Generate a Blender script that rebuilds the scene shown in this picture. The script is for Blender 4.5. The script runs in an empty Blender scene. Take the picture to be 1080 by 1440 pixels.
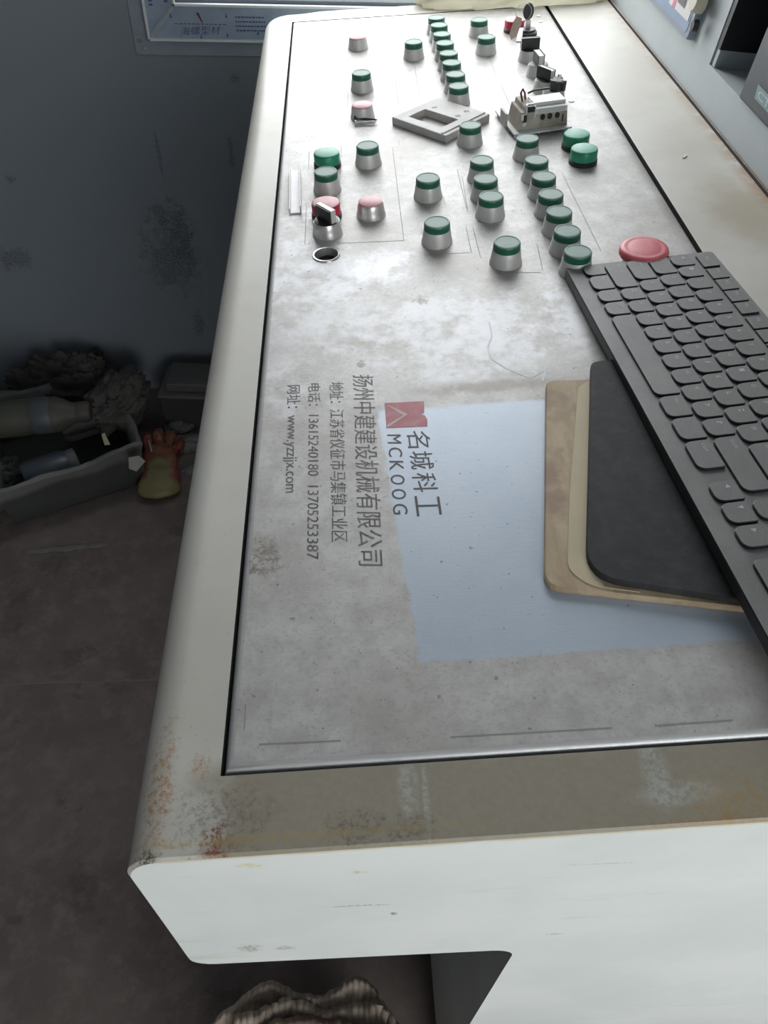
import bpy, bmesh, math, random
import numpy as np
from mathutils import Vector, Matrix, noise
random.seed(7)
S = bpy.context.scene
COL = S.collection
# ------------------------------------------------------------------ camera
F = 1090.0
yv = np.array([-80, -1206, 1090.]); yv /= np.linalg.norm(yv)
uv = np.array([.030, -.671, -.7406]); uv -= (uv @ yv) * yv; uv /= np.linalg.norm(uv)
xv = np.cross(yv, uv)
R = np.array([xv, yv, uv])                      # camera axes -> world axes
CAM = np.array([0, 0, 1.2])
cd = bpy.data.cameras.new('camera'); cam = bpy.data.objects.new('camera', cd); COL.objects.link(cam)
cd.sensor_fit = 'VERTICAL'; cd.sensor_height = 36; cd.lens = F / 1440 * 36
cd.clip_start = .02; cd.clip_end = 50
m = Matrix.Identity(4)
for i in range(3):
    m[i][0] = R[i, 0]; m[i][1] = -R[i, 1]; m[i][2] = -R[i, 2]; m[i][3] = CAM[i]
cam.matrix_world = m
S.camera = cam
# ------------------------------------------------------------------ light and exposure
S.view_settings.view_transform = 'Standard'; S.view_settings.look = 'None'
S.view_settings.gamma = 1; S.view_settings.use_curve_mapping = False
S.view_settings.exposure = 0.12
w = bpy.data.worlds.new('sky'); S.world = w; w.use_nodes = True
bg = w.node_tree.nodes['Background']; bg.inputs[0].default_value = (.88, .94, 1, 1); bg.inputs[1].default_value = 2.6
def area(name, loc, rot, sx, sy, power, color):
    l = bpy.data.lights.new(name, 'AREA'); l.shape = 'RECTANGLE'; l.size = sx; l.size_y = sy
    l.energy = power; l.color = color
    o = bpy.data.objects.new(name, l); COL.objects.link(o); o.location = loc; o.rotation_euler = rot
    return o
area('window_daylight', (.45, 1.62, 1.42), (math.radians(-90), 0, 0), 1.35, 1.15, 23, (.98, .99, 1))
area('door_daylight', (.9, -1.62, 1.0), (math.radians(90), 0, 0), 1.3, 1.2, 16, (1, .985, .955))

# ------------------------------------------------------------------ frames of reference
TH = math.radians(4.263)                        # slope of the console top
PX = np.array([math.cos(TH), 0, math.sin(TH)]); PN = np.array([-math.sin(TH), 0, math.cos(TH)])
P0 = CAM - PN * .375
PM = Matrix(((PX[0], 0, PN[0], P0[0]), (0, 1, 0, 0), (PX[2], 0, PN[2], P0[2]), (0, 0, 0, 1)))
def ray(px, py): return R @ np.array([px - 540, py - 720, F])
def hit(px, py, p0, nn):
    r = ray(px, py); nn = np.array(nn, float)
    return CAM + r * (((np.array(p0, float) - CAM) @ nn) / (r @ nn))
def pan(px, py, h=0.):                          # a measured point on the panel, metres (across, along)
    d = hit(px, py, P0 + PN * h, PN) - CAM
    return float(d @ PX), float(d[1])
def flo(px, py, z=0.): return hit(px, py, (0, 0, z), (0, 0, 1))
def wal(px, py, y=1.5): return hit(px, py, (0, y, 0), (0, 1, 0))

# ------------------------------------------------------------------ material helper
class NT:
    def __init__(s, name, coord='Object'):
        s.m = bpy.data.materials.new(name); s.m.use_nodes = True
        s.t = s.m.node_tree; s.b = s.t.nodes['Principled BSDF']
        tc = s.t.nodes.new('ShaderNodeTexCoord'); s.co = tc.outputs[coord]
    def link(s, a, b): s.t.links.new(a, b)
    def put(s, sock, v):
        if hasattr(v, 'links') or hasattr(v, 'is_output') and not isinstance(v, (int, float, tuple)): s.link(v, sock)
        else:
            if isinstance(v, tuple) and len(v) == 3 and sock.type == 'RGBA': v = (*v, 1)
            sock.default_value = v
    def noise(s, scale, detail=4, rough=.55, stretch=None, off=(0, 0, 0)):
        co = s.co
        if stretch or off != (0, 0, 0):
            mp = s.t.nodes.new('ShaderNodeMapping'); s.link(co, mp.inputs[0])
            if stretch: mp.inputs['Scale'].default_value = stretch
            mp.inputs['Location'].default_value = off; co = mp.outputs[0]
        n = s.t.nodes.new('ShaderNodeTexNoise'); s.link(co, n.inputs['Vector'])
        n.inputs['Scale'].default_value = scale; n.inputs['Detail'].default_value = detail; n.inputs['Roughness'].default_value = rough
        return n.outputs[0]
    def math(s, op, a, b=0., c=None, clamp=False):
        n = s.t.nodes.new('ShaderNodeMath'); n.operation = op; n.use_clamp = clamp
        s.put(n.inputs[0], a); s.put(n.inputs[1], b)
        if c is not None: s.put(n.inputs[2], c)
        return n.outputs[0]
    def step(s, v, lo, hi, a=0., b=1.):
        n = s.t.nodes.new('ShaderNodeMapRange'); n.interpolation_type = 'SMOOTHSTEP'; n.clamp = True
        s.put(n.inputs[0], v); n.inputs[1].default_value = lo; n.inputs[2].default_value = hi
        n.inputs[3].default_value = a; n.inputs[4].default_value = b
        return n.outputs[0]
    def mix(s, f, a, b):
        n = s.t.nodes.new('ShaderNodeMix'); n.data_type = 'RGBA'
        s.put(n.inputs[0], f); s.put(n.inputs[6], a); s.put(n.inputs[7], b)
        return n.outputs[2]
    def xyz(s):
        n = s.t.nodes.new('ShaderNodeSeparateXYZ'); s.link(s.co, n.inputs[0]); return n.outputs
    def blob(s, x, y, cx, cy, rx, ry, nz, amt=.8, soft=.5, stip=0):      # irregular patch, 1 inside
        dx = s.math('DIVIDE', s.math('SUBTRACT', x, cx), rx); dy = s.math('DIVIDE', s.math('SUBTRACT', y, cy), ry)
        d = s.math('SQRT', s.math('ADD', s.math('MULTIPLY', dx, dx), s.math('MULTIPLY', dy, dy)))
        d = s.math('ADD', d, s.math('MULTIPLY', s.math('SUBTRACT', nz, .5), amt * 3))
        o = s.step(d, 1 - soft, 1 + soft, 1., 0.)
        if stip:
            if not hasattr(s, 'st'): s.st = s.noise(330, 4, .75, off=(1, 7, 2))
            o = s.math('MULTIPLY', o, s.step(s.st, .56 - stip * .2, .60, .15, 1.))
        return o
    def bump(s, h, strength=.2, dist=.001):
        n = s.t.nodes.new('ShaderNodeBump'); n.inputs['Strength'].default_value = strength; n.inputs['Distance'].default_value = dist
        s.link(h, n.inputs['Height']); s.link(n.outputs[0], s.b.inputs['Normal'])
    def set(s, **k):
        for a, v in k.items(): s.put(s.b.inputs[{'color': 'Base Color', 'rough': 'Roughness', 'metal': 'Metallic', 'spec': 'Specular IOR Level',
              'alpha': 'Alpha', 'trans': 'Transmission Weight', 'sub': 'Subsurface Weight', 'coat': 'Coat Weight', 'ior': 'IOR'}[a]], v)
        return s.m
def simple(name, col, rough=.5, metal=0., var=.18, scale=60, dust=None, dustamt=.5, **k):
    n = NT(name); nz = n.noise(scale, 5)
    c = n.mix(nz, tuple(x * (1 - var) for x in col), tuple(min(1, x * (1 + var)) for x in col))
    if dust: c = n.mix(n.step(n.noise(scale * .4, 6, .6), .5 - dustamt * .5, .95 - dustamt * .3), c, dust)
    n.bump(nz, .08)
    return n.set(color=c, rough=rough, metal=metal, **k)

# ------------------------------------------------------------------ mesh helpers
class MB:
    def __init__(s): s.v = []; s.f = []; s.m = []
    def add(s, vs, fs, mi=0):
        o = len(s.v); s.v += [tuple(map(float, v)) for v in vs]; s.f += [tuple(i + o for i in f) for f in fs]; s.m += [mi] * len(fs)
        return s
    def box(s, x0, x1, y0, y1, z0, z1, mi=0, M=None):
        vs = [(x, y, z) for z in (z0, z1) for y in (y0, y1) for x in (x0, x1)]
        if M is not None: vs = [tuple(M @ Vector(v)) for v in vs]
        return s.add(vs, [(0, 2, 3, 1), (4, 5, 7, 6), (0, 1, 5, 4), (2, 6, 7, 3), (0, 4, 6, 2), (1, 3, 7, 5)], mi)
    def prism(s, pts, z0, z1, mi=0, top=None, M=None, inset=0.):
        n = len(pts); c = (sum(p[0] for p in pts) / n, sum(p[1] for p in pts) / n)
        vs = [(p[0], p[1], z0) for p in pts]
        if inset:
            q = []
            for p in pts:
                d = Vector((c[0] - p[0], c[1] - p[1])); l = d.length or 1
                q.append((p[0] + d.x / l * inset * 1.3, p[1] + d.y / l * inset * 1.3))
            vs += [(p[0], p[1], z1 - inset) for p in pts] + [(p[0], p[1], z1) for p in q]
        else: vs += [(p[0], p[1], z1) for p in pts]
        if M is not None: vs = [tuple(M @ Vector(v)) for v in vs]
        L = len(vs) // n
        fs = [(k * n + i, k * n + (i + 1) % n, (k + 1) * n + (i + 1) % n, (k + 1) * n + i) for k in range(L - 1) for i in range(n)]
        s.add(vs, fs, mi); o = len(s.v) - len(vs)
        s.f += [tuple(o + (L - 1) * n + i for i in range(n)), tuple(o + i for i in reversed(range(n)))]; s.m += [mi if top is None else top, mi]
        return s
    def lathe(s, prof, seg=32, mats=None, close=True, M=None):
        vs = [(r * math.cos(2 * math.pi * i / seg), r * math.sin(2 * math.pi * i / seg), h) for r, h in prof for i in range(seg)]
        if M is not None: vs = [tuple(M @ Vector(v)) for v in vs]
        o = len(s.v); s.v += vs
        for k in range(len(prof) - 1):
            for i in range(seg):
                s.f.append((o + k * seg + i, o + k * seg + (i + 1) % seg, o + (k + 1) * seg + (i + 1) % seg, o + (k + 1) * seg + i)); s.m.append(mats[k] if mats else 0)
        if close:
            s.f.append(tuple(o + (len(prof) - 1) * seg + i for i in range(seg))); s.m.append(mats[-1] if mats else 0)
        return s
    def tube(s, pts, r, seg=8, mi=0):
        pts = [Vector(p) for p in pts]; n = len(pts); rr = r if hasattr(r, '__len__') else [r] * n
        o = len(s.v); up = Vector((0, 0, 1))
        for k, p in enumerate(pts):
            t = (pts[min(k + 1, n - 1)] - pts[max(k - 1, 0)]).normalized()
            a = t.cross(up)
            if a.length < .1: a = t.cross(Vector((1, 0, 0)))
            a.normalize(); b = t.cross(a)
            for i in range(seg):
                q = 2 * math.pi * i / seg; s.v.append(tuple(p + (a * math.cos(q) + b * math.sin(q)) * rr[k]))
        for k in range(n - 1):
            for i in range(seg):
                s.f.append((o + k * seg + i, o + k * seg + (i + 1) % seg, o + (k + 1) * seg + (i + 1) % seg, o + (k + 1) * seg + i)); s.m.append(mi)
        s.f += [tuple(o + i for i in reversed(range(seg))), tuple(o + (n - 1) * seg + i for i in range(seg))]; s.m += [mi, mi]
        return s
    def mesh(s, name, mats, smooth=None, bevel=0):
        me = bpy.data.meshes.new(name); me.from_pydata(s.v, [], s.f)
        for mt in (mats if isinstance(mats, (list, tuple)) else [mats]): me.materials.append(mt)
        me.polygons.foreach_set('material_index', s.m)
        b = bmesh.new(); b.from_mesh(me)
        bmesh.ops.recalc_face_normals(b, faces=b.faces)
        if bevel:
            es = [e for e in b.edges if len(e.link_faces) == 2 and e.calc_face_angle() > .5]
            bmesh.ops.bevel(b, geom=es, offset=bevel, segments=2, affect='EDGES', profile=.5, clamp_overlap=True)
        if smooth is not None:
            for f in b.faces: f.smooth = True
            for e in b.edges: e.smooth = len(e.link_faces) == 2 and e.calc_face_angle() < math.radians(smooth)
        b.to_mesh(me); b.free(); me.update()
        return me
    def build(s, name, mats, parent=None, smooth=None, bevel=0, mat=None, **k):
        return put(name, s.mesh(name, mats, smooth, bevel), parent, mat, **k)
def put(name, me, parent=None, mat=None, label=None, cat=None, group=None, kind=None):
    o = bpy.data.objects.new(name, me); COL.objects.link(o)
    if parent: o.parent = parent
    if mat is not None: o.matrix_local = mat
    for a, v in (('label', label), ('category', cat), ('group', group), ('kind', kind)):
        if v: o[a] = v
    return o
def thing(name, label, cat, mat=None, group=None): return put(name, None, None, mat, label, cat, group)
def T(x, y, z=0., rz=0.): return Matrix.Translation((x, y, z)) @ Matrix.Rotation(rz, 4, 'Z')
def onpanel(a, b, h=0., rz=0.): return PM @ T(a, b, h, rz)
def rrect(x0, x1, y0, y1, r=.003, n=4, rs=None):
    rs = rs or (r, r, r, r); out = []
    for (cx, cy, q, rr) in ((x1, y1, 0, rs[0]), (x0, y1, 1, rs[1]), (x0, y0, 2, rs[2]), (x1, y0, 3, rs[3])):
        sx = -1 if cx == x1 else 1; sy = -1 if cy == y1 else 1
        for i in range(n + 1):
            a = math.pi / 2 * (q + i / n); out.append((cx + sx * rr + rr * math.cos(a), cy + sy * rr + rr * math.sin(a)))
    return out
def fbm(p, sc=1., oc=4, seed=0.): return noise.fractal(Vector(p) * sc + Vector((seed, seed * 1.7, seed * .3)), 1., 2., oc)
def textmesh(name, s, mat, fn, thick=0.):       # fn maps (0..1, 0..1) of the word's box to 3D
    c = bpy.data.curves.new(name, 'FONT'); c.body = s; c.resolution_u = 3
    o = bpy.data.objects.new(name, c); COL.objects.link(o); bpy.context.view_layer.update()
    me = bpy.data.meshes.new_from_object(o.evaluated_get(bpy.context.evaluated_depsgraph_get()))
    bpy.data.objects.remove(o); bpy.data.curves.remove(c)
    co = np.array([v.co[:] for v in me.vertices]); lo = co.min(0); hi = co.max(0)
    for v in me.vertices: v.co = fn((v.co.x - lo[0]) / (hi[0] - lo[0]), (v.co.y - lo[1]) / (hi[1] - lo[1]))
    me.materials.clear(); me.materials.append(mat); me.name = name
    return me

# ------------------------------------------------------------------ materials
def mat_panel():
    n = NT('dusty_panel_steel'); X, Y, Z = n.xyz()
    big = n.noise(9, 6, .6); mid = n.noise(45, 6, .65); fine = n.noise(420, 4, .7); spk = n.noise(230, 2, .5, off=(3, 1, 0))
    brush = n.noise(60, 3, .6, stretch=(1, 14, 1))
    c = n.mix(n.step(mid, .3, .7), (.42, .405, .38), (.575, .56, .535))
    c = n.mix(n.step(big, .42, .68), c, (.39, .37, .335))
    c = n.mix(n.math('MULTIPLY', n.step(fine, .48, .72), .5), c, (.30, .28, .255))
    # wiped-clean rectangle, with the sky's reflection painted in as pale blue
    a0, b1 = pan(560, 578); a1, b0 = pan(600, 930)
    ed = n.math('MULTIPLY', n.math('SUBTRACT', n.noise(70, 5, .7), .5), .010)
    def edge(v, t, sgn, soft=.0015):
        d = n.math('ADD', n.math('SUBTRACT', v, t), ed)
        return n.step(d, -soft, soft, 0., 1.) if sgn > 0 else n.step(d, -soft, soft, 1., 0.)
    clean_sky = n.math('MULTIPLY', n.math('MULTIPLY', n.step(n.math('ADD', n.math('SUBTRACT', n.math('ADD', X, n.math('MULTIPLY', Y, .07)), .0302), ed), -.0015, .0015), edge(X, .285, -1, .004)), n.math('MULTIPLY', edge(Y, b0 - .001, 1), edge(Y, b1, -1, .003)))
    c = n.mix(n.math('MULTIPLY', clean_sky, .88), c, n.mix(n.step(big, .3, .7), (.41, .49, .575), (.48, .55, .63)))
    # wiped pale smears
    sm = None
    for (px, py, rx, ry, am) in ((450, 395, .055, .05, .9), (530, 380, .035, .03, 1.), (420, 330, .02, .06, .8), (790, 440, .016, .06, .8), (640, 470, .09, .06, .75), (400, 545, .02, .035, .6), (480, 455, .06, .03, .6)):
        a, b = pan(px, py); q = n.math('MULTIPLY', n.blob(X, Y, a, b, rx, ry, mid, .75, .35), am)
        sm = q if sm is None else n.math('MAXIMUM', sm, q)
    c = n.mix(n.math('MULTIPLY', sm, n.step(n.noise(26, 6, .7, off=(5, 5, 0)), .38, .58, .0, .85)), c, (.80, .80, .82))
    # dark specks, heavier towards the left and bottom
    c = n.mix(n.math('MULTIPLY', n.step(spk, .71, .75), .65), c, (.17, .15, .13))
    c = n.mix(n.math('MULTIPLY', n.step(n.noise(110, 3, .6, off=(9, 2, 0)), .735, .755), .6), c, (.17, .15, .13))
    for (px, py, rx, ry) in ((372, 787, .011, .014), (356, 806, .0025, .003), (508, 513, .004, .005), (593, 424, .006, .006)):
        a, b = pan(px, py); c = n.mix(n.math('MULTIPLY', n.blob(X, Y, a, b, rx, ry, n.noise(160, 4, .7), 1., .4, stip=.8), .8), c, (.19, .155, .12))
    a, b = pan(690, 545)
    c = n.mix(n.math('MULTIPLY', n.blob(X, Y, a, b, .05, .007, mid, .6, .5), .7), c, (.26, .22, .185))
    n.bump(n.math('ADD', fine, n.math('MULTIPLY', brush, .6)), .12, .0006)
    r = n.math('ADD', n.math('MULTIPLY', fine, .25), .36)
    ex = n.math('MINIMUM', n.math('SUBTRACT', X, -.0895), n.math('SUBTRACT', Y, pan(315, 1088)[1]))
    worn_shine = n.math('MULTIPLY', n.step(n.math('ADD', ex, n.math('MULTIPLY', mid, .001)), .0040, .0056, 1., 0.), n.step(n.noise(25, 4, .6), .25, .5, .55, 1.))
    c = n.mix(worn_shine, c, (.72, .71, .69))  # worn metal edge, lightened to paint in its highlight
    return n.set(color=c, rough=n.math('SUBTRACT', n.math('SUBTRACT', r, n.math('MULTIPLY', clean_sky, .10)), n.math('MULTIPLY', worn_shine, .04)), metal=n.math('ADD', n.math('MULTIPLY', worn_shine, .4), .12), spec=.55)
def mat_paint(top=False):
    n = NT('console_cream_paint' if top else 'console_white_paint'); X, Y, Z = n.xyz()
    def pan(px, py):
        q = hit(px, py, P0, PN); return float(q[0]), float(q[1])
    mid = n.noise(35, 6, .65); fine = n.noise(260, 4, .7); big = n.noise(7, 5, .6)
    if top:
        c = n.mix(n.step(big, .35, .65), (.545, .52, .455), (.61, .59, .53))
        # dust-brown front rim
        d = n.math('MULTIPLY', n.step(n.math('ADD', Y, n.math('MULTIPLY', mid, .02)), .175, .19, 1., 0.), n.step(n.math('ADD', X, n.math('MULTIPLY', mid, .05)), -.055, -.03, .12, 1.))
        c = n.mix(n.math('MULTIPLY', d, .9), c, n.mix(fine, (.235, .205, .145), (.35, .315, .23)))
        # chalky cross-shaped scuffs
        a, b = pan(940, 1100)
        for (cx, cy, rx, ry) in ((a - .005, b + .008, .006, .02), (a + .005, b - .006, .02, .005), (-.003 + pan(583, 1110)[0], pan(583, 1110)[1], .004, .016), (pan(600, 1130)[0], pan(600, 1130)[1], .0015, .02)):
            c = n.mix(n.math('MULTIPLY', n.blob(X, Y, cx, cy, rx, ry, mid, .7, .5, stip=.8), .7), c, (.47, .48, .45))
        c = n.mix(n.math('MULTIPLY', n.step(fine, .66, .74), .5), c, (.16, .14, .11))
        for (px, py, rx, ry, col, am) in ((225, 1105, .007, .028, (.42, .22, .08), .75), (282, 1078, .005, .006, (.42, .22, .08), .7), (302, 1188, .006, .009, (.25, .06, .025), .95), (312, 1150, .02, .014, (.12, .095, .08), .5),
                                          (205, 1208, .006, .004, (.07, .055, .04), .9), (500, 1165, .012, .008, (.13, .10, .075), .6), (575, 1165, .012, .006, (.13, .10, .075), .6), (1040, 1130, .02, .012, (.38, .25, .09), .6), (1000, 1160, .03, .004, (.38, .22, .08), .7), (345, 1180, .09, .002, (.42, .30, .10), .6)):
            a, b = pan(px, py); c = n.mix(n.math('MULTIPLY', n.blob(X, Y, a, b, rx, ry, n.noise(200, 4, .75), 1.1, .5, stip=.6), am), c, col)
        for yb in (0,):
            g = n.math('ABSOLUTE', n.math('SUBTRACT', X, .4265))
            g = n.math('MULTIPLY', n.step(g, .002, .022, 1., 0.), n.step(n.noise(38, 5, .7), .36, .54))
            g = n.math('MULTIPLY', g, n.step(Y, .55, 1.0, 1., .35))
            c = n.mix(g, c, (.36, .15, .055))
        a, b = pan(1050, 300); c = n.mix(n.math('MULTIPLY', n.blob(X, Y, a, b, .03, .06, mid, .5, .6), .55), c, (.36, .29, .19))
    else:
        c = n.mix(n.step(big, .35, .65), (.66, .69, .655), (.73, .755, .72))
        c = n.mix(n.math('MULTIPLY', n.step(n.noise(18, 5, .7, stretch=(.35, 1, 1.6)), .60, .74), .35), c, (.45, .46, .36))
        c = n.mix(n.math('MULTIPLY', n.step(fine, .70, .76), .3), c, (.2, .18, .14))
        for (px, py, rx, rz, col, am) in ((350, 1218, .006, .003, (.60, .52, .16), .7), (505, 1228, .004, .002, (.55, .48, .14), .8), (505, 1275, .016, .0012, (.12, .12, .10), .7), (553, 1286, .0022, .003, (.06, .06, .05), .9), (350, 1335, .006, .008, (.18, .17, .13), .7), (402, 1334, .006, .004, (.14, .13, .11), .6), (778, 1315, .005, .0015, (.2, .2, .19), .8), (850, 1216, .02, .0008, (.4, .42, .42), .6),
                                          (190, 1215, .006, .003, (.10, .07, .04), .9)):
            q = wal(px, py, .127); c = n.mix(n.math('MULTIPLY', n.blob(X, Z, q[0], q[2], rx, rz, n.noise(150, 4, .75), .9, .5, stip=.7), am), c, col)
        g = n.step(n.math('ADD', n.math('SUBTRACT', Z, n.math('ADD', n.math('MULTIPLY', X, math.tan(TH)), .8228)), n.math('MULTIPLY', n.noise(60, 4), .004)), -.002, .002)
        c = n.mix(n.math('MULTIPLY', g, .75), c, (.55, .44, .20))
    n.bump(n.math('ADD', fine, mid), .07, .0008)
    return n.set(color=c, rough=.48, spec=.4)
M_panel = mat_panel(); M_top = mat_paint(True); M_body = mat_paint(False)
M_cab = simple('cabinet_grey_paint', (.46, .50, .51), .5, scale=25, var=.08)
M_gap = simple('shadow_gap_black', (.012, .012, .012), .9)
M_print = simple('black_print', (.055, .052, .055), .6)
M_print2 = NT('worn_black_print')
_w = M_print2.step(M_print2.noise(140, 4, .7), .35, .6)
M_print2 = M_print2.set(color=M_print2.mix(_w, (.19, .17, .155), (.08, .075, .075)), rough=.6)
M_red = simple('red_logo_print', (.40, .055, .085), .5, scale=200, dust=(.42, .2, .2), dustamt=.3)
M_logo2 = simple('cream_logo_print', (.55, .47, .42), .6)
M_silver = simple('dusty_silver', (.68, .675, .66), .48, .30, scale=120, dust=(.55, .535, .50), dustamt=.5)
M_chrome = simple('worn_chrome', (.76, .75, .73), .3, .7, scale=160, dust=(.45, .43, .40), dustamt=.4)
M_gtop = simple('dusty_green_cap_top', (.15, .255, .205), .55, scale=150, var=.12, dust=(.22, .30, .26), dustamt=.5)
M_gside = simple('green_cap_side', (.008, .115, .062), .35, scale=120, sub=.0)
M_glamp = simple('green_lamp_lens', (.01, .27, .14), .3, scale=120, spec=.6)
M_glampt = simple('dusty_green_lamp_top', (.06, .34, .21), .5, scale=150, dust=(.2, .42, .32), dustamt=.5)
M_pink = simple('dusty_red_cap_top', (.62, .27, .29), .5, scale=150, var=.1, dust=(.66, .40, .40), dustamt=.5)
M_redlens = simple('red_lamp_lens', (.50, .025, .06), .35, scale=120)
M_black = simple('black_plastic', (.018, .018, .019), .45, scale=100)
M_blackd = simple('dusty_black_plastic', (.028, .028, .029), .55, scale=100, dust=(.10, .095, .09), dustamt=.4)
M_white = simple('white_plastic', (.68, .68, .66), .5, scale=80, var=.08)
M_whited = simple('dust_caked_white_plastic', (.58, .55, .49), .75, scale=60, var=.2, dust=(.30, .255, .20), dustamt=.7)
M_greyp = simple('grey_plastic_plate', (.56, .545, .52), .6, scale=70, dust=(.40, .38, .35), dustamt=.5)
def mat_key():
    n = NT('dusty_keycap_top'); f = n.noise(900, 3, .7); b = n.noise(18, 5, .6)
    c = n.mix(n.step(b, .3, .7), (.165, .162, .155), (.225, .22, .21)); c = n.mix(n.math('MULTIPLY', n.step(f, .5, .8), .6), c, (.34, .33, .31))
    c = n.mix(n.step(n.noise(22, 4, .6, off=(4, 4, 4)), .68, .76), c, (.09, .092, .094))
    n.bump(f, .1, .0004)
    return n.set(color=c, rough=.55)
M_key = mat_key()
M_legend = simple('faded_key_print', (.45, .45, .44), .6)
M_pad = simple('black_mouse_mat', (.022, .022, .023), .75, scale=300, dust=(.045, .044, .042), dustamt=.35)
def mat_board():
    n = NT('stained_tan_board'); f = n.noise(60, 5, .7, stretch=(1, .25, 1)); g = n.noise(20, 4, .6)
    c = n.mix(n.step(f, .3, .7), (.40, .30, .185), (.53, .425, .28)); c = n.mix(n.step(g, .5, .65), c, (.34, .24, .16))
    n.bump(f, .3, .001); return n.set(color=c, rough=.65)
M_board = mat_board(); M_board2 = simple('pale_tan_foam', (.58, .49, .33), .7, scale=40)

# ------------------------------------------------------------------ the room
def mat_wall(name, c0):
    n = NT(name); X, Y, Z = n.xyz(); b = n.noise(3, 5, .6); s = n.noise(14, 5, .75, stretch=(1.4, 1, .5)); f = n.noise(55, 4, .7)
    c = n.mix(b, tuple(x * .92 for x in c0), tuple(x * 1.08 for x in c0))
    c = n.mix(n.math('MULTIPLY', n.step(s, .68, .74), .5), c, tuple(x * .28 for x in c0))
    for (px, py, rx, rz) in ((240, 360, .05, .07), (255, 330, .02, .06), (280, 455, .01, .03), (15, 252, .009, .008), (330, 110, .008, .008), (20, 365, .03, .02), (225, 305, .015, .03), (325, 215, .005, .03), (223, 215, .003, .05)):
        q = wal(px, py); c = n.mix(n.math('MULTIPLY', n.blob(X, Z, q[0], q[2], rx, rz, f, 1.3, .5, stip=.5), .85), c, tuple(x * .2 for x in c0))
    n.bump(f, .1, .001); return n.set(color=c, rough=.55)
M_wall = mat_wall('blue_grey_wall', (.215, .24, .265)); M_wall2 = simple('plain_wall', (.22, .235, .25), .7, scale=5)
def mat_floor():
    n = NT('dirty_brown_floor', 'Object'); b = n.noise(4, 6, .65); mi = n.noise(22, 6, .7); f = n.noise(140, 4, .7)
    c = n.mix(n.step(b, .35, .65), (.098, .076, .068), (.13, .108, .097)); c = n.mix(n.math('MULTIPLY', n.step(mi, .45, .65), .7), c, (.165, .135, .122))
    c = n.mix(n.math('MULTIPLY', n.step(f, .6, .75), .5), c, (.05, .038, .034)); c = n.mix(n.math('MULTIPLY', n.step(n.noise(9, 5, .7, off=(7, 2, 0)), .58, .66), .5), c, (.055, .042, .038))
    n.bump(mi, .3, .002); return n.set(color=c, rough=.72)
M_floor = mat_floor()
YW = 1.5
fl = MB().box(-2.3, 1.6, -1.7, YW + .08, -.06, -.0010).build('floor', simple('pale_grout', (.17, .15, .14), .8), kind='structure')
tile_mesh = MB().prism(rrect(-.6490, .6490, -.2988, .2988, .002, 2), -.006, 0, inset=.0008).mesh('floor_tile', M_floor)
for i in range(3):
    for j in range(5):
        x = -2.25 + 1.3 * i + .65; y = .7025 + .6 * (j - 4) + .3
        put('floor_tile', tile_mesh, fl, T(x, y, random.uniform(-.0002, .0002), 0 if (i + j) % 2 else math.pi))
y = .7025 + .6 + .09875
bk2 = MB().prism(rrect(-.6492, .6492, -.0968, .0968, .002, 2), -.006, 0, inset=.0008).mesh('floor_tile', M_floor)
for i in range(3): put('floor_tile', bk2, fl, T(-2.25 + 1.3 * i + .65, y, .0001))
x0w, x1w, z0w, z1w = -.262, 1.25, .812, 1.95
wb = MB()
wb.box(-2.3, x0w, YW, YW + .08, 0, 2.4).box(x1w, 1.6, YW, YW + .08, 0, 2.4).box(x0w, x1w, YW, YW + .08, 0, z0w).box(x0w, x1w, YW, YW + .08, z1w, 2.4)
wb.build('wall_back', M_wall, kind='structure')
MB().box(-2.38, -2.3, -1.7, YW + .08, 0, 2.4).build('wall_left', M_wall2, kind='structure')
MB().box(1.6, 1.68, -1.7, YW + .08, 0, 2.4).build('wall_right', M_wall2, kind='structure')
wf = MB(); wf.box(-2.3, .2, -1.7, -1.62, 0, 2.4).box(1.58, 1.6, -1.7, -1.62, 0, 2.4).box(.2, 1.58, -1.7, -1.62, 2.25, 2.4)
wf.build('wall_front', M_wall2, kind='structure')
MB().box(-2.38, 1.68, -1.7, YW + .08, 2.4, 2.46).build('ceiling', M_wall2, kind='structure')
# window
M_pvc = simple('filmed_white_frame', (.36, .40, .42), .45, scale=30); M_film = simple('blue_print_film', (.27, .33, .40), .4, scale=50)
M_flash = simple('grey_flashing', (.27, .31, .35), .4, scale=40); M_pvcw = simple('clean_white_frame', (.62, .64, .64), .35, scale=30); M_ink = simple('blue_film_ink', (.07, .09, .20), .6)
gn = NT('window_glass'); gn.t.nodes.remove(gn.b); tr = gn.t.nodes.new('ShaderNodeBsdfTransparent'); gl = gn.t.nodes.new('ShaderNodeBsdfGlossy'); gl.inputs['Roughness'].default_value = .02
mx = gn.t.nodes.new('ShaderNodeMixShader'); mx.inputs[0].default_value = .06; gn.link(tr.outputs[0], mx.inputs[1]); gn.link(gl.outputs[0], mx.inputs[2]); gn.link(mx.outputs[0], gn.t.nodes['Material Output'].inputs[0]); M_glass = gn.m
win = put('window_1', None, None, None, kind='structure')
fx0, fz0 = -.311, .7545                          # outer corner of the frame
fl_ = MB(); fl_.box(-.338, 1.33, YW - .004, YW, .728, fz0 + .004).box(-.338, fx0 + .004, YW - .004, YW, fz0 + .004, 2.0).box(-.338, 1.33, YW - .004, YW, 2.0, 2.03).box(1.296, 1.33, YW - .004, YW, fz0 + .004, 2.0)
fl_.build('flashing', M_flash, win, bevel=.0008)
def member(x0, x1, z0, z1, y0, y1, miter):       # frame member with mitred ends
    pass
fd = MB(); D0, D1 = YW - .016, YW + .06
ring = [(fx0, fz0), (1.30, fz0), (1.30, 2.0), (fx0, 2.0)]; inn = [(x0w, z0w - .006), (x1w, z0w - .006), (x1w, z1w), (x0w, z1w)]
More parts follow.
